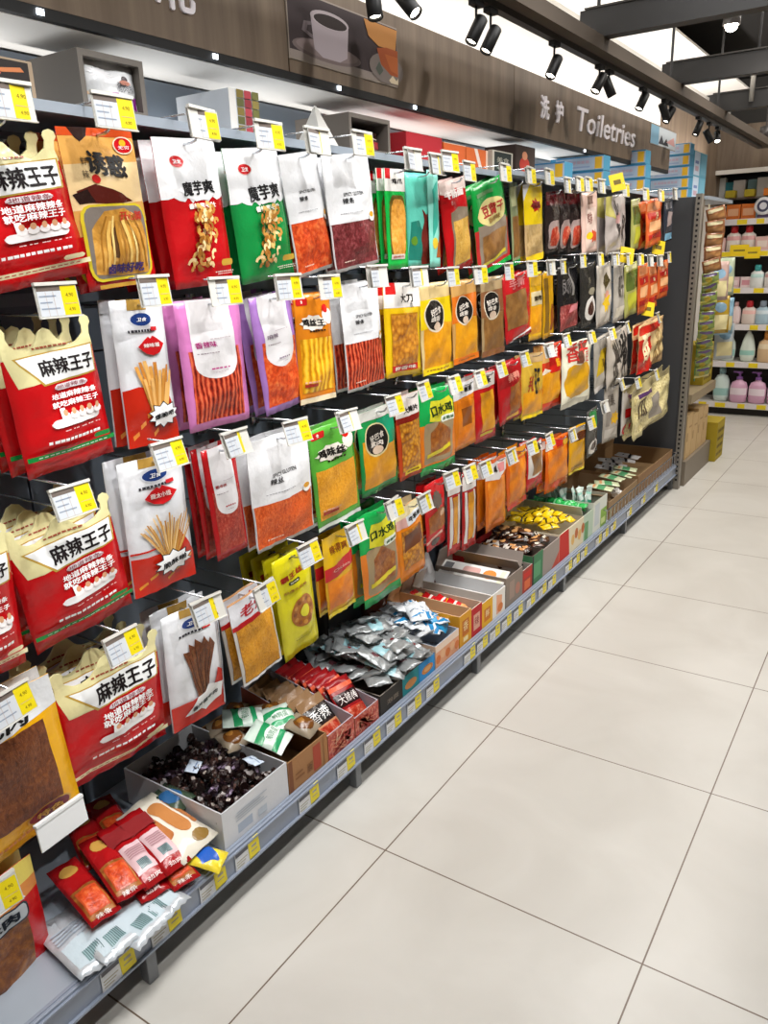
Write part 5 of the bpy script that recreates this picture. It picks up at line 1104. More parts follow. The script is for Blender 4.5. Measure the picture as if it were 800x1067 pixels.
# ------------------------------------------------------------ goods on the top shelf
TZ = 1.852
TX = -.44
def tfy(px, py, x=TX): return at(px, py, 0, x)
def solid(name, label, cat, ya, yb, h, depth, cols, art=(), x1=TX, z=TZ, group=None, artname='printed_front'):
    bm = bmesh.new(); box(bm, x1-depth, ya, z, x1, yb, z+h, 0, .002)
    c = Vector(((x1-depth/2), (ya+yb)/2, z)); bmesh.ops.translate(bm, vec=-c, verts=bm.verts)
    o = done(bm, name, None, card(cols)); o.location = c; tag(o, label, cat, group)
    if art: face_art(o, artname, ya-c.y, 0, yb-c.y, h, depth/2, art)
    return o
def crate(label, ya, yb, h, col, depth=.2):
    c = Vector((TX-depth/2, (ya+yb)/2, TZ)); t = .012
    r = empty('display_crate', c); tag(r, label, 'crate', 'grey display crates on the top shelf')
    w = (yb-ya)/2; bm = bmesh.new()
    box(bm, -depth/2, -w, 0, depth/2, -w+t, h); box(bm, -depth/2, w-t, 0, depth/2, w, h); box(bm, -depth/2, -w+t, 0, depth/2, w-t, t); box(bm, -depth/2, -w+t, h-t, depth/2, w-t, h); box(bm, -depth/2, -w+t, t, -depth/2+t, w-t, h-t)
    done(bm, 'frame', r, mat(col, .6)); return c, w
# framed food picture at the far left
a, b = tfy(-28, 112), tfy(40, 112); h = tfy(20, 62).z-TZ
o = solid('picture_display', 'wood framed food picture box at the near end of the top shelf', 'picture', a.y, b.y, h, .03, '#a08c74', [('p', R4(.04, .04, .93, .94), '#231c1a'), ('p', R4(.04, .04, .93, .4), '#2a5a70'), ('p', el(.8, .3, .12, .16, 12), '#c8b8a8'), ('p', [(.4, .7), (.8, .8), (.85, .7), (.5, .62)], '#c87a4a'), ('p', el(.35, .6, .14, .1, 12), '#b05a48'), ('p', el(.6, .25, .15, .1, 12), '#8ab0b8')])
a, b = tfy(90, 128), tfy(156, 135); h = tfy(120, 58).z-TZ
c, w = crate('grey display crate holding a white and purple pouch', a.y, b.y, h, '#6b655e')
p = packet('snack_packet', w*1.62, h*.86, .02, '#d4d6d8', [('p', star(.3, .74, .24, .16, 11, .6), '#e8e8ea'), ('p', R4(.05, .3, .95, .36), '#e8c8a0'), ('p', [(.35, .2), (.4, .36), (.55, .38), (.6, .2), (.5, .22)], '#8a2a8a'), ('p', [(.72, .12), (.72, .34), (.98, .36), (.98, .1), (.86, .16)], '#8a2a8a'), ('p', el(.72, .68, .07, .06, 12), '#3a2c30'), ('p', el(.72, .6, .12, .05, 12), '#c88a78'), TXT('猪肉脯', .72, .5, .1, '#4a4a50', w=.34, bold=.03)], seed=61)
spread(p, [(c.x+.082, c.y, c.z+h*.47, 0, -.06, 0)], 'white and purple pouch standing in the nearer grey crate', 'pouch', None)
a, b = tfy(247, 135), tfy(271, 135); h = tfy(248, 93).z-TZ
PT = [('p', R4(.0, 0, .22, 1), '#d8d6d2')]+[('p', R4(.25+.25*i, .02+.2*j, .48+.25*i, .2+.2*j), (('#7a6a2c', '#a83a44', '#6a6a34'), ('#5a5a2c', '#8a2a34', '#8a7a3c'))[j % 2][i]) for i in range(3) for j in range(5)]
solid('patterned_carton', 'white sided carton with a patterned red and olive front', 'carton', a.y-.02, b.y, h, .18, '#c4c9cf', PT)
a, b = tfy(338, 152), tfy(352, 152); h = tfy(344, 108).z-TZ
bm = bmesh.new(); W2 = (b.y-a.y)/2+.01
V = [bm.verts.new(q) for q in ((.05, -W2, 0), (.05, W2, 0), (.0, -.004, h), (.0, .004, h), (-.05, -W2, 0), (-.05, W2, 0))]
for f in ((0, 1, 3, 2), (5, 4, 2, 3), (0, 2, 4), (1, 5, 3), (0, 4, 5, 1)): bm.faces.new([V[i] for i in f])
o = done(bm, 'folded_card', None, card('#d8d6d0')); o.location = (TX-.05, (a.y+b.y)/2, TZ); tag(o, 'white folded tent card beside the farther grey crate', 'card')
a, b = tfy(365, 160), tfy(407, 165); h = tfy(366, 117).z-TZ
c, w = crate('farther grey display crate with dark goods inside', a.y, b.y, h, '#6f675f')
p = packet('snack_packet', w*1.5, h*.6, .02, '#3a2420', [('p', R4(.1, .1, .9, .5), '#a8343a'), ('p', R4(.2, .6, .8, .75), '#c8b8b0')], seed=62)
spread(p, [(c.x+.07, c.y, c.z+h*.34, 0, -.06, 0)], 'dark red pouch standing in the farther grey crate', 'pouch', None)
a, b = tfy(408, 180), tfy(421, 180)
solid('red_carton', 'dull dark red box left of the bright red one', 'carton', a.y-.03, b.y-.01, tfy(410, 152).z-TZ, .12, '#7a1c22', x1=TX-.04)
a, b = tfy(424, 185), tfy(461, 190); h = tfy(426, 137).z-TZ
solid('red_carton', 'bright red square box on the top shelf', 'carton', a.y, b.y, h, .16, '#b01a26', [('p', R4(.02, .02, .98, .98), '#b51a28')])
a, b = tfy(462, 185), tfy(485, 188); h = tfy(464, 148).z-TZ
solid('orange_carton', 'orange box with pale edges beside the red box', 'carton', a.y+.004, b.y, h, .14, '#d8672a', [('p', R4(.05, .05, .95, .95), '#d8642a'), ('p', R4(.0, .97, 1, 1), '#e8d0b8')], group='orange boxes')
b2 = tfy(508, 192)
solid('orange_carton', 'orange box with a pale diagonal band', 'carton', b.y+.006, b2.y, h*.98, .14, '#d8672a', [('p', [(.35, 1), (.5, 1), (.75, 0), (.6, 0)], '#e8d8cc'), ('p', R4(.9, 0, 1, 1), '#e4c4ac')], group='orange boxes')
a, b = tfy(513, 180), tfy(534, 182); h = tfy(515, 156).z-TZ
solid('picture_display', 'small dark framed sign before the blue cartons', 'picture', a.y, b.y, h, .02, '#c4bcac', [('p', R4(.08, .06, .92, .94), '#28302c'), TXT('美食', .5, .6, .25, '#b8b4a0', w=.6), ('p', R4(.2, .2, .8, .26), '#8a9a8c')])
a, b = tfy(537, 178), tfy(557, 178); h = tfy(538, 150).z-TZ
solid('dark_carton', 'dark brown box with a red round picture', 'carton', a.y, b.y, h, .14, '#33231c', [('p', R4(.06, .06, .94, .94), '#3a2a22'), ('p', el(.45, .4, .26, .24, 14), '#c03a2a'), ('p', el(.45, .68, .14, .14, 12), '#d8906a'), ('p', R4(.2, .1, .8, .18), '#d8c8c0')])
# stacks of blue cartons
BLU = [('p', R4(.0, .0, .1, 1), '#3a88b0'), ('p', R4(.1, .1, 1, .93), '#9dacbd'), ('p', R4(.84, .14, .97, .9), '#cfa11a'), ('p', R4(.2, .25, .75, .36), '#8a98b4')]+dashes(.47, .62, .56, .2, '#b09aa8', 7)+[('p', R4(.0, .94, 1, 1), '#2a78a8')]
ST = ((587, 1, .073), (628, 2, .07), (671, 3, .073), (717, 5, .068))
PLACE = ('first', 'second', 'third', 'fourth')
def turned(label, x1, y, z, w, h, ln, col, art, group):
    """carton whose printed face looks down the aisle"""
    bm = bmesh.new(); box(bm, -ln/2, -w/2, 0, ln/2, w/2, h, 0, .002)
    o = done(bm, 'blue_carton', None, card(col)); o.location = (x1-w/2, y+ln/2, z); o.rotation_euler = (0, 0, -PI/2)
    tag(o, label, 'carton', group); face_art(o, 'printed_front', -w/2, 0, w/2, h, ln/2, art); return o
for s, (px, n, hh) in enumerate(ST):
    y = at(px, 190, 0, -.36).y
    for k in range(n):
        lv = 'only one in the' if n == 1 else 'bottom of the' if k == 0 else 'topmost of the' if k == n-1 else f'level {k+1} of the'
        turned(f'flat blue and white carton, {lv} {PLACE[s]} stack from the dark box', -.36+R_.uniform(-.004, .004), y+R_.uniform(0, .004), TZ+k*hh, .27, hh-.002, .1, '#37809f', BLU, 'stacked blue cartons')
y = at(717, 190, 0, -.36).y+.11
for k in range(2):
    solid('blue_carton', ('lower' if k == 0 else 'upper')+' pale teal carton behind the fourth stack of blue ones', 'carton', y, y+.36, .15, .27, '#5a9cb4', [('p', R4(.02, .03, .45, .97), '#b9c8d6'), ('p', R4(.1, .5, .36, .62), '#6a7aa8'), ('p', R4(.1, .2, .36, .4), '#b89aa4'), ('p', R4(.55, .1, .95, .9), '#6aa6bc')], x1=-.36, z=TZ+.001+k*.151, group='teal cartons')
# posters on the sign board
def poster(label, pts, art, frame='#3a322c', inset=.0):
    a, b, c, d = [at(*q, 0, HX) for q in pts]
    y0, y1 = (a.y+d.y)/2, (b.y+c.y)/2; z0, z1 = (c.z+d.z)/2, (a.z+b.z)/2
    z0, z1 = max(z0, 2.03), min(z1, 2.245)
    bm = bmesh.new(); box(bm, -.001, -(y1-y0)/2, 0, .003, (y1-y0)/2, z1-z0)
    o = done(bm, 'wall_poster_sign', None, mat('#8c8074', .5)); o.location = (HX+.001, (y0+y1)/2, z0); tag(o, label, 'poster')
    face_art(o, 'picture', -(y1-y0)/2+.004, .004, (y1-y0)/2-.002, z1-z0-.004, .003, art)
poster('poster of a white coffee cup and bread on the sign board', ((296, -10), (413, 26), (412, 90), (300, 62)), [
    ('p', R4(0, 0, 1, 1), '#35292a'), ('p', R4(0, 0, 1, .12), '#8a7e76'), ('p', el(.32, .22, .3, .16, 24), '#6f605e'), ('p', el(.32, .24, .27, .13, 24), '#80706e'),
    ('p', [(.18, .72), (.2, .22), (.27, .12), (.42, .12), (.49, .22), (.51, .72)], '#a69a9e'), ('p', el(.345, .73, .168, .13, 24), '#b8acae'), ('p', el(.35, .71, .145, .1, 24), '#2c211e'), ('p', [(.18, .62), (.12, .6), (.1, .45), (.19, .36), (.19, .42), (.14, .47), (.15, .55), (.18, .57)], '#6c6062'),
    ('p', [(.66, .98), (.7, .72), (.8, .6), (.98, .62), (1, .98)], '#b47a3c'), ('p', el(.88, .25, .18, .26, 20), '#776c66'), ('p', [(.78, .56), (.82, .3), (.92, .16), (1, .16), (1, .62), (.88, .62)], '#9c4a1e'), ('p', [(.86, .5), (.92, .24), (1, .2), (1, .5)], '#b05c28'), ('p', [(.9, .06), (.94, .16), (.98, .08), (1, .14), (1, .02), (.92, .02)], '#cdbc9e'), ('p', [(.76, .2), (.8, .34), (.84, .2), (.8, .1)], '#4c5248')])
poster('pale blue and white poster at the far end of the sign board', ((677, 128), (704, 138), (703, 156), (677, 152)), [('p', R4(0, 0, 1, 1), '#c4ccd2'), ('p', R4(0, 0, .3, 1), '#7aa4bc'), ('p', [(.3, .1), (.4, .6), (.5, .2), (.6, .5), (.7, .1)], '#3a3c44'), ('p', [(.6, .3), (.9, .7), (.95, .2)], '#d8a4a0')])
# ------------------------------------------------------------ end unit beyond the slotted post
EX, EY0, EY1 = -.17, 3.97, 4.72
E_ = tag(empty('end_shelf_unit', (EX, EY0, 0)), 'grey brown end unit with beige boxes, beyond the slotted post', 'shelving')
eo = Vector(E_.location)
def epart(name, m, fn):
    bm = bmesh.new(); fn(bm); bmesh.ops.translate(bm, vec=-eo, verts=bm.verts); return done(bm, name, E_, m)
TAUPE = mat('#7d7263', .5); BEIGE = '#c2a374'
epart('plinth', TAUPE, lambda bm: box(bm, XP, EY0, 0, EX, EY1, .17))
epart('back_panel', mat('#6e6252', .6), lambda bm: box(bm, XP, EY0, .17, EX-.32, EY1, 1.84))
epart('side_panel', TAUPE, lambda bm: box(bm, EX-.32, EY0, .17, EX-.02, EY0+.02, 1.84))
epart('shelf', mat('#9a8a6e', .5), lambda bm: box(bm, EX-.32, EY0+.02, .56, EX, EY1, .62))
epart('top_shelf', STEEL, lambda bm: box(bm, XP, EY0, 1.83, EX, EY1, 1.85))
for k in range(4):
    y0 = EY0+.05+k*.16
    solid('beige_carton', 'plain beige carton on the end unit plinth, '+('nearest', 'second', 'third', 'farthest')[k]+' of four', 'carton', y0, y0+.15, .3-(k % 2)*.02, .22, BEIGE, [('p', R4(.1, .4, .3, .6), '#a08254'), ('p', R4(.4, .7, .9, .74), '#a08254')], x1=EX-.02, z=.171, group='beige cartons')
for k, (z, y0) in enumerate(((.621, EY0+.45), (.0, EY1+.02))):
    h = (.28, .3)[k]
    solid('yellow_carton', ('yellow printed carton on the upper shelf of the end unit', 'yellow printed carton standing on the floor past the end unit')[k], 'carton', y0, y0+(.28, .26)[k], h, .24, '#a8921c', [('p', R4(.05, .05, .95, .95), '#b09a20')]+[('p', R4(.1+.2*(j % 4), .12+.2*(j//4), .25+.2*(j % 4), .2+.2*(j//4)), '#6e5c18') for j in range(16)], x1=(EX-.03, -.13)[k], z=z)
# clip strip of small green-backed packets hung from the post
SX, SY = -.155, 3.955
bm = bmesh.new(); box(bm, SX-.003, SY-.012, .72, SX, SY+.012, 1.5); box(bm, SX-.003, SY-.012, 1.5, SX, SY+.012, 1.8, 1)
tag(done(bm, 'hanging_clip_strip', None, [mat('#1f7a4c', .4), mat('#b9b49a', .4)]), 'long green hanging strip clipped beside the slotted post', 'clip strip')
p = packet('hanging_packet', .1, .075, .012, '#7a8a4a', [('p', R4(0, .0, 1, .3), '#c8bc6a'), ('p', el(.4, .5, .2, .22, 12), '#a89428'), ('p', R4(.1, .75, .9, .95), '#5a4a6a')], seed=70)
q = packet('hanging_packet', .11, .085, .014, '#8a5a3a', [('p', R4(.1, .1, .9, .6), '#a87a4a'), ('p', R4(.1, .7, .9, .9), '#c8c09a')], seed=71)
cnt = ('top', 'second', 'third', 'fourth', 'fifth', 'sixth', 'seventh', 'eighth', 'ninth', 'tenth', 'eleventh')
spread(q, [(SX+.045, SY-.005, 1.74-.075*k, R_.uniform(-.1, .4), R_.uniform(.15, .5), R_.uniform(-1.3, -.7)) for k in range(5)], [f'{cnt[k]} brown packet down from the head of the strip' for k in range(5)], 'packet', 'brown packets on the strip')
spread(p, [(SX+.045, SY-.01, 1.36-.058*k, R_.uniform(0, .45), R_.uniform(.2, .7), R_.uniform(-1.3, -.7)) for k in range(11)], [f'{cnt[k]} small green and yellow packet on the green strip' for k in range(11)], 'packet', 'green packets on the strip')
for k, (y, z, c, cc) in enumerate(((4.25, 1.12, '#a88a2c', 'amber'), (4.4, 1.1, '#8ab0c4', 'pale blue'), (4.5, .92, '#b4bcc0', 'silvery clear'), (4.12, 1.34, '#b0948c', 'dusty pink'), (4.3, 1.36, '#a8b49a', 'sage'))):
    p = packet('hanging_packet', .16, .24, .02, c, [('p', R4(.1, .1, .9, .5), '#d8cc9a'), ('p', el(.5, .7, .3, .14, 12), '#7a9ab0')], seed=72+k)
    spread(p, [(EX+.07, y, z, 0, -.05, -.7)], f'{cc} pouch hanging on the end unit', 'pouch', None)
# ------------------------------------------------------------ toiletries shelving on the far wall
TY = 6.65
T0, T1 = -.9, 1.1
S_ = tag(empty('wall_shelving', (0, TY, 0)), 'white edged toiletries shelving against the far wall', 'shelving')
so = Vector(S_.location)
def spart(name, m, fn):
    bm = bmesh.new(); fn(bm); bmesh.ops.translate(bm, vec=-so, verts=bm.verts); return done(bm, name, S_, m)
SH = [at(760, py, 1, TY).z for py in (419.5, 377, 338, 300, 262, 229)]
spart('back_panel', mat('#3a3432', .6), lambda bm: box(bm, T0, TY+.38, .0, T1, TY+.4, 2.15))
spart('kick_plate', mat('#1e1917', .6), lambda bm: box(bm, T0, TY+.06, 0, T1, TY+.08, SH[0]-.05))
for z in SH:
    spart('shelf_board', mat('#d9d4cc', .45), lambda bm: box(bm, T0, TY, z-.025, T1, TY+.38, z))
    spart('price_strip', mat('#dcd6d8', .4), lambda bm: box(bm, T0, TY-.012, z-.05, T1, TY, z+.002))
def f_(bm):
    for z in SH:
        x = T0+.05
        while x < T1-.15:
            w = R_.uniform(.05, .1); box(bm, x, TY-.014, z-.046, x+w, TY-.012, z-.004); x += w+R_.uniform(.06, .16)
tick = spart('yellow_tickets', mat('#e8cf1a', .45), f_); tick.name = 'yellow_ticket_row'; tick['kind'] = 'stuff'
bm = bmesh.new(); box(bm, T0, TY-.05, 2.2, 4.5, TY+.4, 2.56); box(bm, T0, TY-.055, 2.165, 4.5, TY-.02, 2.2, 1)
o = done(bm, 'far_sign_board', None, [WOOD, mat('#dcd8d0', .5)]); tag(o, 'brown wood fascia above the toiletries shelving with a pale lower edge', 'sign board')
bm = bmesh.new(); box(bm, T0, TY+.3, 1.9, T1, TY+.32, 2.16)
struct(slab('trim_9', T0, TY+.34, 1.75, T1, TY+.36, 2.165, mat('#4a5058', .6)))
def bottle(kind, body, cap, label=None):
    bm = bmesh.new()
    pf = {'shampoo': [(.024, 0), (.036, .004), (.042, .03), (.044, .08), (.04, .12), (.028, .145), (.014, .152), (.013, .16)],
          'drop': [(.022, 0), (.034, .005), (.043, .035), (.042, .07), (.032, .12), (.02, .155), (.012, .165)],
          'pump': [(.03, 0), (.042, .005), (.045, .04), (.045, .085), (.036, .11), (.016, .12), (.014, .128)],
          'short': [(.03, 0), (.036, .004), (.037, .05), (.034, .08), (.02, .09), (.018, .094)]}[kind]
    lathe(bm, pf, 16, 1, .62)
    root = done(bm, 'toiletry_bottle', None, mat(body, .3), True)
    z = pf[-1][1]; bm = bmesh.new()
    if kind == 'pump':
        lathe(bm, [(.016, z), (.016, z+.012), (.006, z+.014), (.006, z+.03), (.014, z+.031), (.014, z+.04)], 10); box(bm, -.034, -.006, z+.033, -.01, .006, z+.04)
    else: lathe(bm, [(.017, z-.004), (.018, z+.02), (.015, z+.03)] if kind != 'drop' else [(.012, z-.002), (.011, z+.006), (.004, z+.01)], 12)
    done(bm, 'cap', root, mat(cap, .35), kind != 'pump')
    if label:
        bm = bmesh.new(); n = 8
        r = [p for p in pf if .02 < p[1] < .1]; z0, z1 = r[0][1], r[-1][1]
        rad = lambda z: next((a[0]+(b[0]-a[0])*(z-a[1])/(b[1]-a[1]) for a, b in zip(pf, pf[1:]) if a[1] <= z <= b[1]), .04)
        rows = [[bm.verts.new((rad(z)*1.015*math.cos(t), rad(z)*.64*math.sin(t), z)) for t in [math.radians(205+130*k/n) for k in range(n+1)]] for z in (z0+.004, (z0+z1)/2, z1-.004)]
        for s, t in zip(rows, rows[1:]):
            for k in range(n): bm.faces.new((s[k], s[k+1], t[k+1], t[k]))
        done(bm, 'front_label', root, mat(label, .4), True)
    return root
def cartonlet(body, art):
    bm = bmesh.new(); box(bm, -.04, -.03, 0, .04, .03, .085, 0, .002)
    root = done(bm, 'toiletry_box', None, card(body)); bm = bmesh.new(); box(bm, -.03, -.031, .02, .03, -.03, .06); done(bm, 'front_label', root, card(art)); return root
LV = ('lowest', 'second lowest', 'third', 'fourth', 'fifth', 'top')
def shelf_row(i, items, step, x0, n=30, dy=.07):
    """a row of goods along shelf i: (proto, look) in turn"""
    x = x0; k = 0
    cnt_ = {}
    while x < .42 and k < n:
        p, look = items[k % len(items)]
        o = p if 'category' not in p else dup(p)
        o.location = (x, TY+dy, SH[i]+.001); o.rotation_euler = (0, 0, R_.uniform(-.12, .12))
        s = p.get('sc', 1); o.scale = (s, s, s)
        tag(o, f'{look} on the {LV[i]} toiletries shelf', o.name.split('.')[0].split('_')[1], f'{look} row, {LV[i]} shelf')
        x += step; k += 1
LV2 = SH
def sc(p, s): p['sc'] = s; return p
wp = sc(bottle('pump', '#d8a8c4', '#8a5aa0', '#eadbe4'), 1.75); wt = sc(bottle('shampoo', '#cfe0dc', '#7a9aa0', '#9ac4c0'), 1.7)
shelf_row(0, [(wt, 'pale mint bottle')], .16, -.5, 1); 
shelf_row(0, [(wp, 'pink pump bottle with purple head')], .165, -.34, dy=.05)
d1 = sc(bottle('shampoo', '#d6e2dc', '#e2e6e2', '#9ad0c8'), 1.45); d2 = sc(bottle('drop', '#dce6dc', '#e4e8e4', '#9ccfc4'), 1.6)
d3 = sc(bottle('short', '#d8b890', '#c07a2a', '#e6d4b4'), 2.3)
shelf_row(1, [(d1, 'pale mint bottle'), (d2, 'mint drop shaped bottle'), (d3, 'cream jar with orange lid')], .17, -.47)
e1 = sc(bottle('shampoo', '#e0c8c8', '#d8a8ac', '#eedcdc'), 1.05); e2 = sc(bottle('short', '#dfd0c8', '#b8202c', '#e8b8b0'), 1.7); e3 = sc(bottle('short', '#a8c4d4', '#8a98a8', '#d4e2ea'), 1.7); e4 = sc(bottle('shampoo', '#e4d0d0', '#dcb4b4'), 1.05)
shelf_row(2, [(e1, 'pale pink bottle'), (e4, 'blush bottle without label'), (e2, 'white bottle with red cap'), (e3, 'light blue bottle')], .115, -.55)
f1 = sc(cartonlet('#d8b8bc', '#e8d4d4'), 1.1); f2 = sc(cartonlet('#e0cccc', '#c88a94'), 1.1); f3 = sc(bottle('short', '#dfe2e0', '#3aa0a0', '#b8d8d4'), 1.6); f4 = sc(bottle('short', '#e2dcd8', '#c0202c', '#d8a8a4'), 1.6)
shelf_row(3, [(f1, 'small pink box'), (f2, 'small blush box')], .095, -.66, 4)
shelf_row(3, [(f3, 'white bottle with teal cap'), (f4, 'white bottle with red cap')], .12, -.28, dy=.05)
g1 = sc(bottle('short', '#e2dad4', '#bc1c24', '#d8a0a0'), 1.75); g2 = sc(cartonlet('#dcb4b0', '#e8d8d0'), 1.4); g3 = sc(cartonlet('#d8c48a', '#c8a02a'), 1.5)
shelf_row(4, [(g2, 'pink and white box'), (g1, 'white bottle with red cap'), (g1, 'white bottle with red cap'), (g2, 'pink and white box'), (g3, 'yellow box'), (g3, 'yellow box')], .125, -.64)
h1 = sc(cartonlet('#d8722a', '#e8b088'), 1.5); h2 = sc(cartonlet('#a8c8d8', '#d8e4ea'), 1.4)
shelf_row(5, [(h2, 'pale blue box'), (h1, 'orange box'), (h1, 'orange box')], .125, -.66)
bm = bmesh.new(); lathe(bm, [(.06, 0), (.075, .004), (.075, .05), (.06, .055)], 24)
jar = done(bm, 'round_tin', None, mat('#e2e2e6', .35), True)
bm = bmesh.new(); lathe(bm, [(.05, .0555), (.05, .058)], 20); done(bm, 'lid_ring', jar, mat('#3c3c58', .4)); bm = bmesh.new(); lathe(bm, [(.03, .0585), (.03, .06)], 16); done(bm, 'lid_centre', jar, mat('#d8d8e0', .4))
for k, x in enumerate((-.28, -.13, .02)):
    o = jar if k == 0 else dup(jar)
    o.location = (x, TY+.02, SH[5]+.1); o.rotation_euler = (PI/2, 0, 0); tag(o, f'white round tin with dark ring facing out, {("first", "second", "third")[k]} from the orange boxes', 'tin', 'round tins')
    bm = bmesh.new(); box(bm, x-.05, TY+.02, SH[5]+.001, x+.05, TY+.09, SH[5]+.03); tag(done(bm, 'tin_stand', None, card('#7a6a94')), f'purple card stand under the {("first", "second", "third")[k]} round tin', 'stand', 'tin stands')
zt = SH[5]+.19
spart('shelf_board', mat('#8a8680', .5), lambda bm: box(bm, T0, TY+.12, zt-.015, T1, TY+.38, zt))
for k, (x, w, h, c, n) in enumerate(((-.70, .09, .18, '#d8d8d4', 'white tall'), (-.61, .05, .14, '#3a8a98', 'teal slim'), (-.53, .1, .15, '#dcd8d8', 'white square'), (-.41, .06, .15, '#8ab0bc', 'blue grey'), (-.33, .1, .16, '#d4d4d2', 'pale grey'), (-.2, .12, .17, '#a8b4b8', 'slate'), (-.06, .1, .14, '#c8b48a', 'tan'))):
    solid('toiletry_pack', f'{n} pack standing on the topmost toiletries board', 'pack', x-w/2, x+w/2, h, .1, c, z=zt, x1=0)
    o = COL.objects[-1]; o.location = (x, TY+.2, zt)
for k, (x, c) in enumerate(((-.58, '#a8961c'), (-.42, '#a8961c'), (-.26, '#c8701c'), (-.1, '#c8701c'))):
    o = solid('flat_carton', ('olive' if k < 2 else 'orange')+f' flat carton on the topmost toiletries board, {"left" if k % 2 == 0 else "right"} one of its colour', 'carton', -.07, .07, .06, .08, c, z=zt, x1=0); o.location = (x, TY+.1, zt)
for k, (p, w) in enumerate((((770, 261), .16), ((784, 262), .13))):
    a = at(*p, 1, TY-.02); bm = bmesh.new(); box(bm, -w/2, -.001, -.05, w/2, .001, .05)
    o = done(bm, 'hanging_price_sign', None, mat('#f0cf10', .5)); o.location = (a.x, TY-.018-.004*k, a.z-.01*k); tag(o, ('wide yellow promotion card on the fifth toiletries shelf edge', 'lower yellow promotion card beside the wide one')[k], 'price sign')
    bm = bmesh.new(); box(bm, -w*.3, -.0016, -.008, w*.3, -.001, .008); done(bm, 'print', o, mat('#8a7a1c', .5))
# yellow tags hanging over hooks at the far end
for k, (q, x) in enumerate((((643, 190), -.3), ((686, 258), -.3), ((653, 266), -.3), ((675, 322), -.3))):
    a = at(*q, 0, x); bm = bmesh.new(); box(bm, -.001, -.04, -.04, .001, .04, .04); o = done(bm, 'hanging_yellow_card', None, mat('#e2c616', .5)); o.location = a; o.rotation_euler = (.2 if k == 0 else -.2, -.2, -.7)
    bm = bmesh.new(); box(bm, .001, -.02, -.01, .0015, .02, .012); done(bm, 'print', o, mat('#6a5a1c', .5))
    tag(o, ('curled yellow card above the grey brush pouch', 'yellow card hanging between the orange banded pouches', 'yellow card tucked under the grey brush pouch', 'yellow card above the cream rice cake pouch')[k], 'card')
# ------------------------------------------------------------ track spotlights
TRX = -.235
bm = bmesh.new(); box(bm, TRX-.015, -1.8, LZ-.02, TRX+.015, 5.9, LZ)
tag(done(bm, 'hanging_light_track', None, mat('#2c2926', .5)), 'dark lighting track running under the ceiling ledge', 'light track')
LAMP = glow('#fff4e2', 14)
def spotlamp(p, aim, label, y_):
    r = empty('hanging_track_spotlight', p); tag(r, label, 'spotlight', 'black track spotlights')
    d = Vector(aim).normalized(); R = d.to_track_quat('-Z', 'Y').to_matrix().to_4x4()
    bm = bmesh.new()
    rings = [(.017, .042), (.02, .038), (.02, -.038), (.018, -.04), (.016, -.034), (.013, -.02)]
    n = 18; V = [[bm.verts.new((a*math.cos(2*PI*k/n), a*math.sin(2*PI*k/n), z)) for k in range(n)] for a, z in rings]
    for s, t in zip(V, V[1:]):
        for k in range(n): bm.faces.new((s[k], s[(k+1) % n], t[(k+1) % n], t[k]))
    bm.faces.new(V[0]); bmesh.ops.transform(bm, matrix=R, verts=bm.verts)
    o = done(bm, 'housing', r, mat('#080707', .5, spec=.25), True)
    bm = bmesh.new(); V = [bm.verts.new((.0155*math.cos(2*PI*k/n), .0155*math.sin(2*PI*k/n), -.031)) for k in range(n)]; bm.faces.new(V); bmesh.ops.transform(bm, matrix=R, verts=bm.verts)
    done(bm, 'lens', r, LAMP)
    bm = bmesh.new(); tube(bm, [(TRX-p.x, y_-p.y, LZ-.02-p.z), (TRX-p.x, y_-p.y, .03), (-d.x*.02, -d.y*.02, -d.z*.02+.01)], .004, 8); done(bm, 'stem', r, mat('#080707', .5, spec=.25), True)
    bm = bmesh.new(); box(bm, TRX-p.x-.012, y_-p.y-.028, LZ-.035-p.z, TRX-p.x+.012, y_-p.y+.028, LZ-.019-p.z); done(bm, 'adapter', r, mat('#080707', .5, spec=.25))
SPOTS = (((389, 2), (.2, -.1, -1), 'over the poster of the coffee cup'), ((425, 4), (.75, -.1, -.8), 'bright one turned out, right of the coffee poster'), ((496, 32), (-.3, -.5, -1), 'nearer of the pair left of the raised lettering'), ((511, 42), (-.3, -.5, -1), 'farther of the pair left of the raised lettering'), ((577, 70), (-.2, -.6, -1), 'long one above the first raised character'), ((624, 87), (-.3, -.6, -1), 'nearer of the pair above the raised word'), ((634, 91), (.4, .3, -1), 'brighter of the pair above the raised word'), ((669, 106), (-.3, -.5, -1), 'above the end of the raised word'), ((692, 116), (.3, .5, -1), 'in a crossed pair, left member'), ((697, 120), (-.4, -.5, -1), 'in a crossed pair, right member'), ((727, 134), (-.3, -.3, -1), 'near the ledge corner, first'), ((738, 142), (.5, .4, -1), 'near the ledge corner, second'), ((747, 143), (.3, -.8, -1), 'near the ledge corner, third'))
for q, d, t in SPOTS:
    p = at(*q, 0, TRX); spotlamp(p, d, 'black track spotlight '+t, p.y)
# bright lamps over the aisle
for k, (q, ax, v, lab) in enumerate((((762, 26), 1, 4.0, 'glowing lamp hanging between the ceiling beams'), ((797, 144), 1, 5.9, 'glowing lamp before the far wood fascia'))):
    p = at(*q, ax, v)
    r = empty('hanging_ceiling_lamp', p); tag(r, lab, 'lamp', 'glowing ceiling lamps')
    bm = bmesh.new(); lathe(bm, [(.02, .09), (.045, .08), (.05, 0), (.044, -.002), (.042, .02)], 20); done(bm, 'housing', r, mat('#3a3634', .4), True)
    bm = bmesh.new(); bmesh.ops.create_uvsphere(bm, u_segments=16, v_segments=10, radius=.036); done(bm, 'bulb', r, glow('#fff0d8', 30), True)
    bm = bmesh.new(); tube(bm, [(0, 0, .08), (0, 0, 3.0-p.z)], .006, 6); done(bm, 'stem', r, mat('#2a2624', .5))
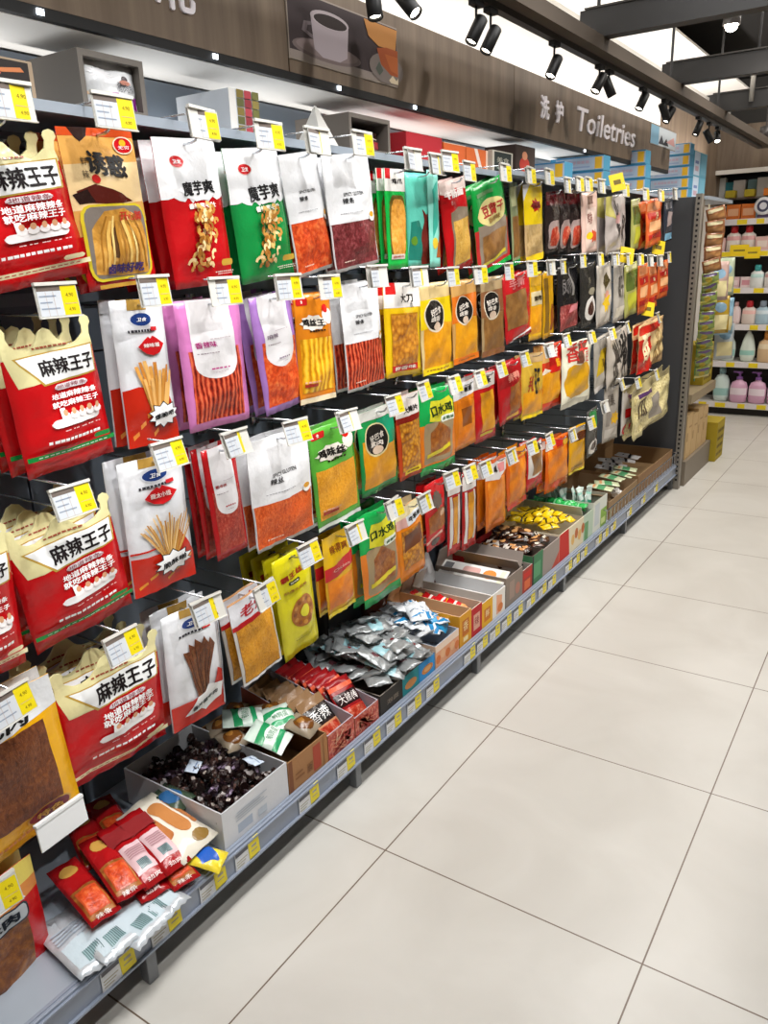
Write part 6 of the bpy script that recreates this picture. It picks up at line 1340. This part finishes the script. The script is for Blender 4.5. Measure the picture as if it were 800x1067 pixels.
# ------------------------------------------------------------ camera, light, view
bpy.data.objects.remove(_to)
cd = bpy.data.cameras.new('camera'); co = bpy.data.objects.new('camera', cd); COL.objects.link(co)
cd.sensor_fit = 'AUTO'; cd.sensor_width = 36; cd.lens = FPX*36/1067; cd.clip_start = .02
co.matrix_world = Matrix(((_R.x, _U.x, -_f.x, CAM.x), (_R.y, _U.y, -_f.y, CAM.y), (_R.z, _U.z, -_f.z, CAM.z), (0, 0, 0, 1)))
SC.camera = co
def area(loc, target, sx, sy, watts, col=(1, .97, .93)):
    d = bpy.data.lights.new('ceiling_light', 'AREA'); d.shape = 'RECTANGLE'; d.size = sy; d.size_y = sx; d.energy = watts; d.color = col
    o = bpy.data.objects.new('ceiling_light', d); COL.objects.link(o); o.location = loc
    o.rotation_euler = (Vector(target)-Vector(loc)).to_track_quat('-Z', 'Y').to_euler()
    return o
def spot(loc, target, watts, size=70, blend=.6, rad=.035, col=(1, .97, .93)):
    d = bpy.data.lights.new('unseen_spot_light', 'SPOT'); d.energy = watts; d.spot_size = math.radians(size); d.spot_blend = blend; d.shadow_soft_size = rad; d.color = col
    o = bpy.data.objects.new('unseen_spot_light', d); COL.objects.link(o); o.location = loc
    o.rotation_euler = (Vector(target)-Vector(loc)).to_track_quat('-Z', 'Y').to_euler()
for y in (-1.1, -.3, .5, 1.3, 2.1, 2.9, 3.7):
    w = (1, .985, .965) if y < 2 else (1, .955, .89)
    spot((.36, y, 2.55), (-.25, y, .7), 27, 120, .8, .03, w)
    spot((.95, y+.2, 2.5), (-.37, y+.2, .85), 58, 46, .8, .03, w)  # extra unseen row, added to brighten the lower pouches from the front
area((.26, 0.2, 2.9), (.7, 0.2, 0), .3, 3.2, 50, (1, .985, .97))
area((.26, 4.0, 2.9), (.7, 4.0, 0), .3, 3.6, 52, (1, .94, .87))
for y in (-.5, .9, 2.3, 3.4):
    area((-.655, y, 1.87), (-.6, y, 2.0), .02, 1.3, 1.1, (1, .98, .96))      # added unseen fill at the back of the top shelf, brightening the soffit
area((1.4, 6.0, 2.8), (.6, 6.9, 1.2), 1.6, .5, 50, (1, .94, .86))
for y in (-.4, 2.2, 4.8):
    area((-.58, y, 2.2), (-.6, y, 2.6), .1, 2.6, 12, (1, .96, .92))       # cove light behind the sign board
W = bpy.data.worlds.new('world'); SC.world = W; W.use_nodes = True
W.node_tree.nodes['Background'].inputs['Color'].default_value = (1, .98, .95, 1); W.node_tree.nodes['Background'].inputs['Strength'].default_value = .38
SC.view_settings.view_transform = 'Standard'; SC.view_settings.look = 'None'; SC.view_settings.gamma = 1; SC.view_settings.use_curve_mapping = False
SC.view_settings.exposure = 0.08
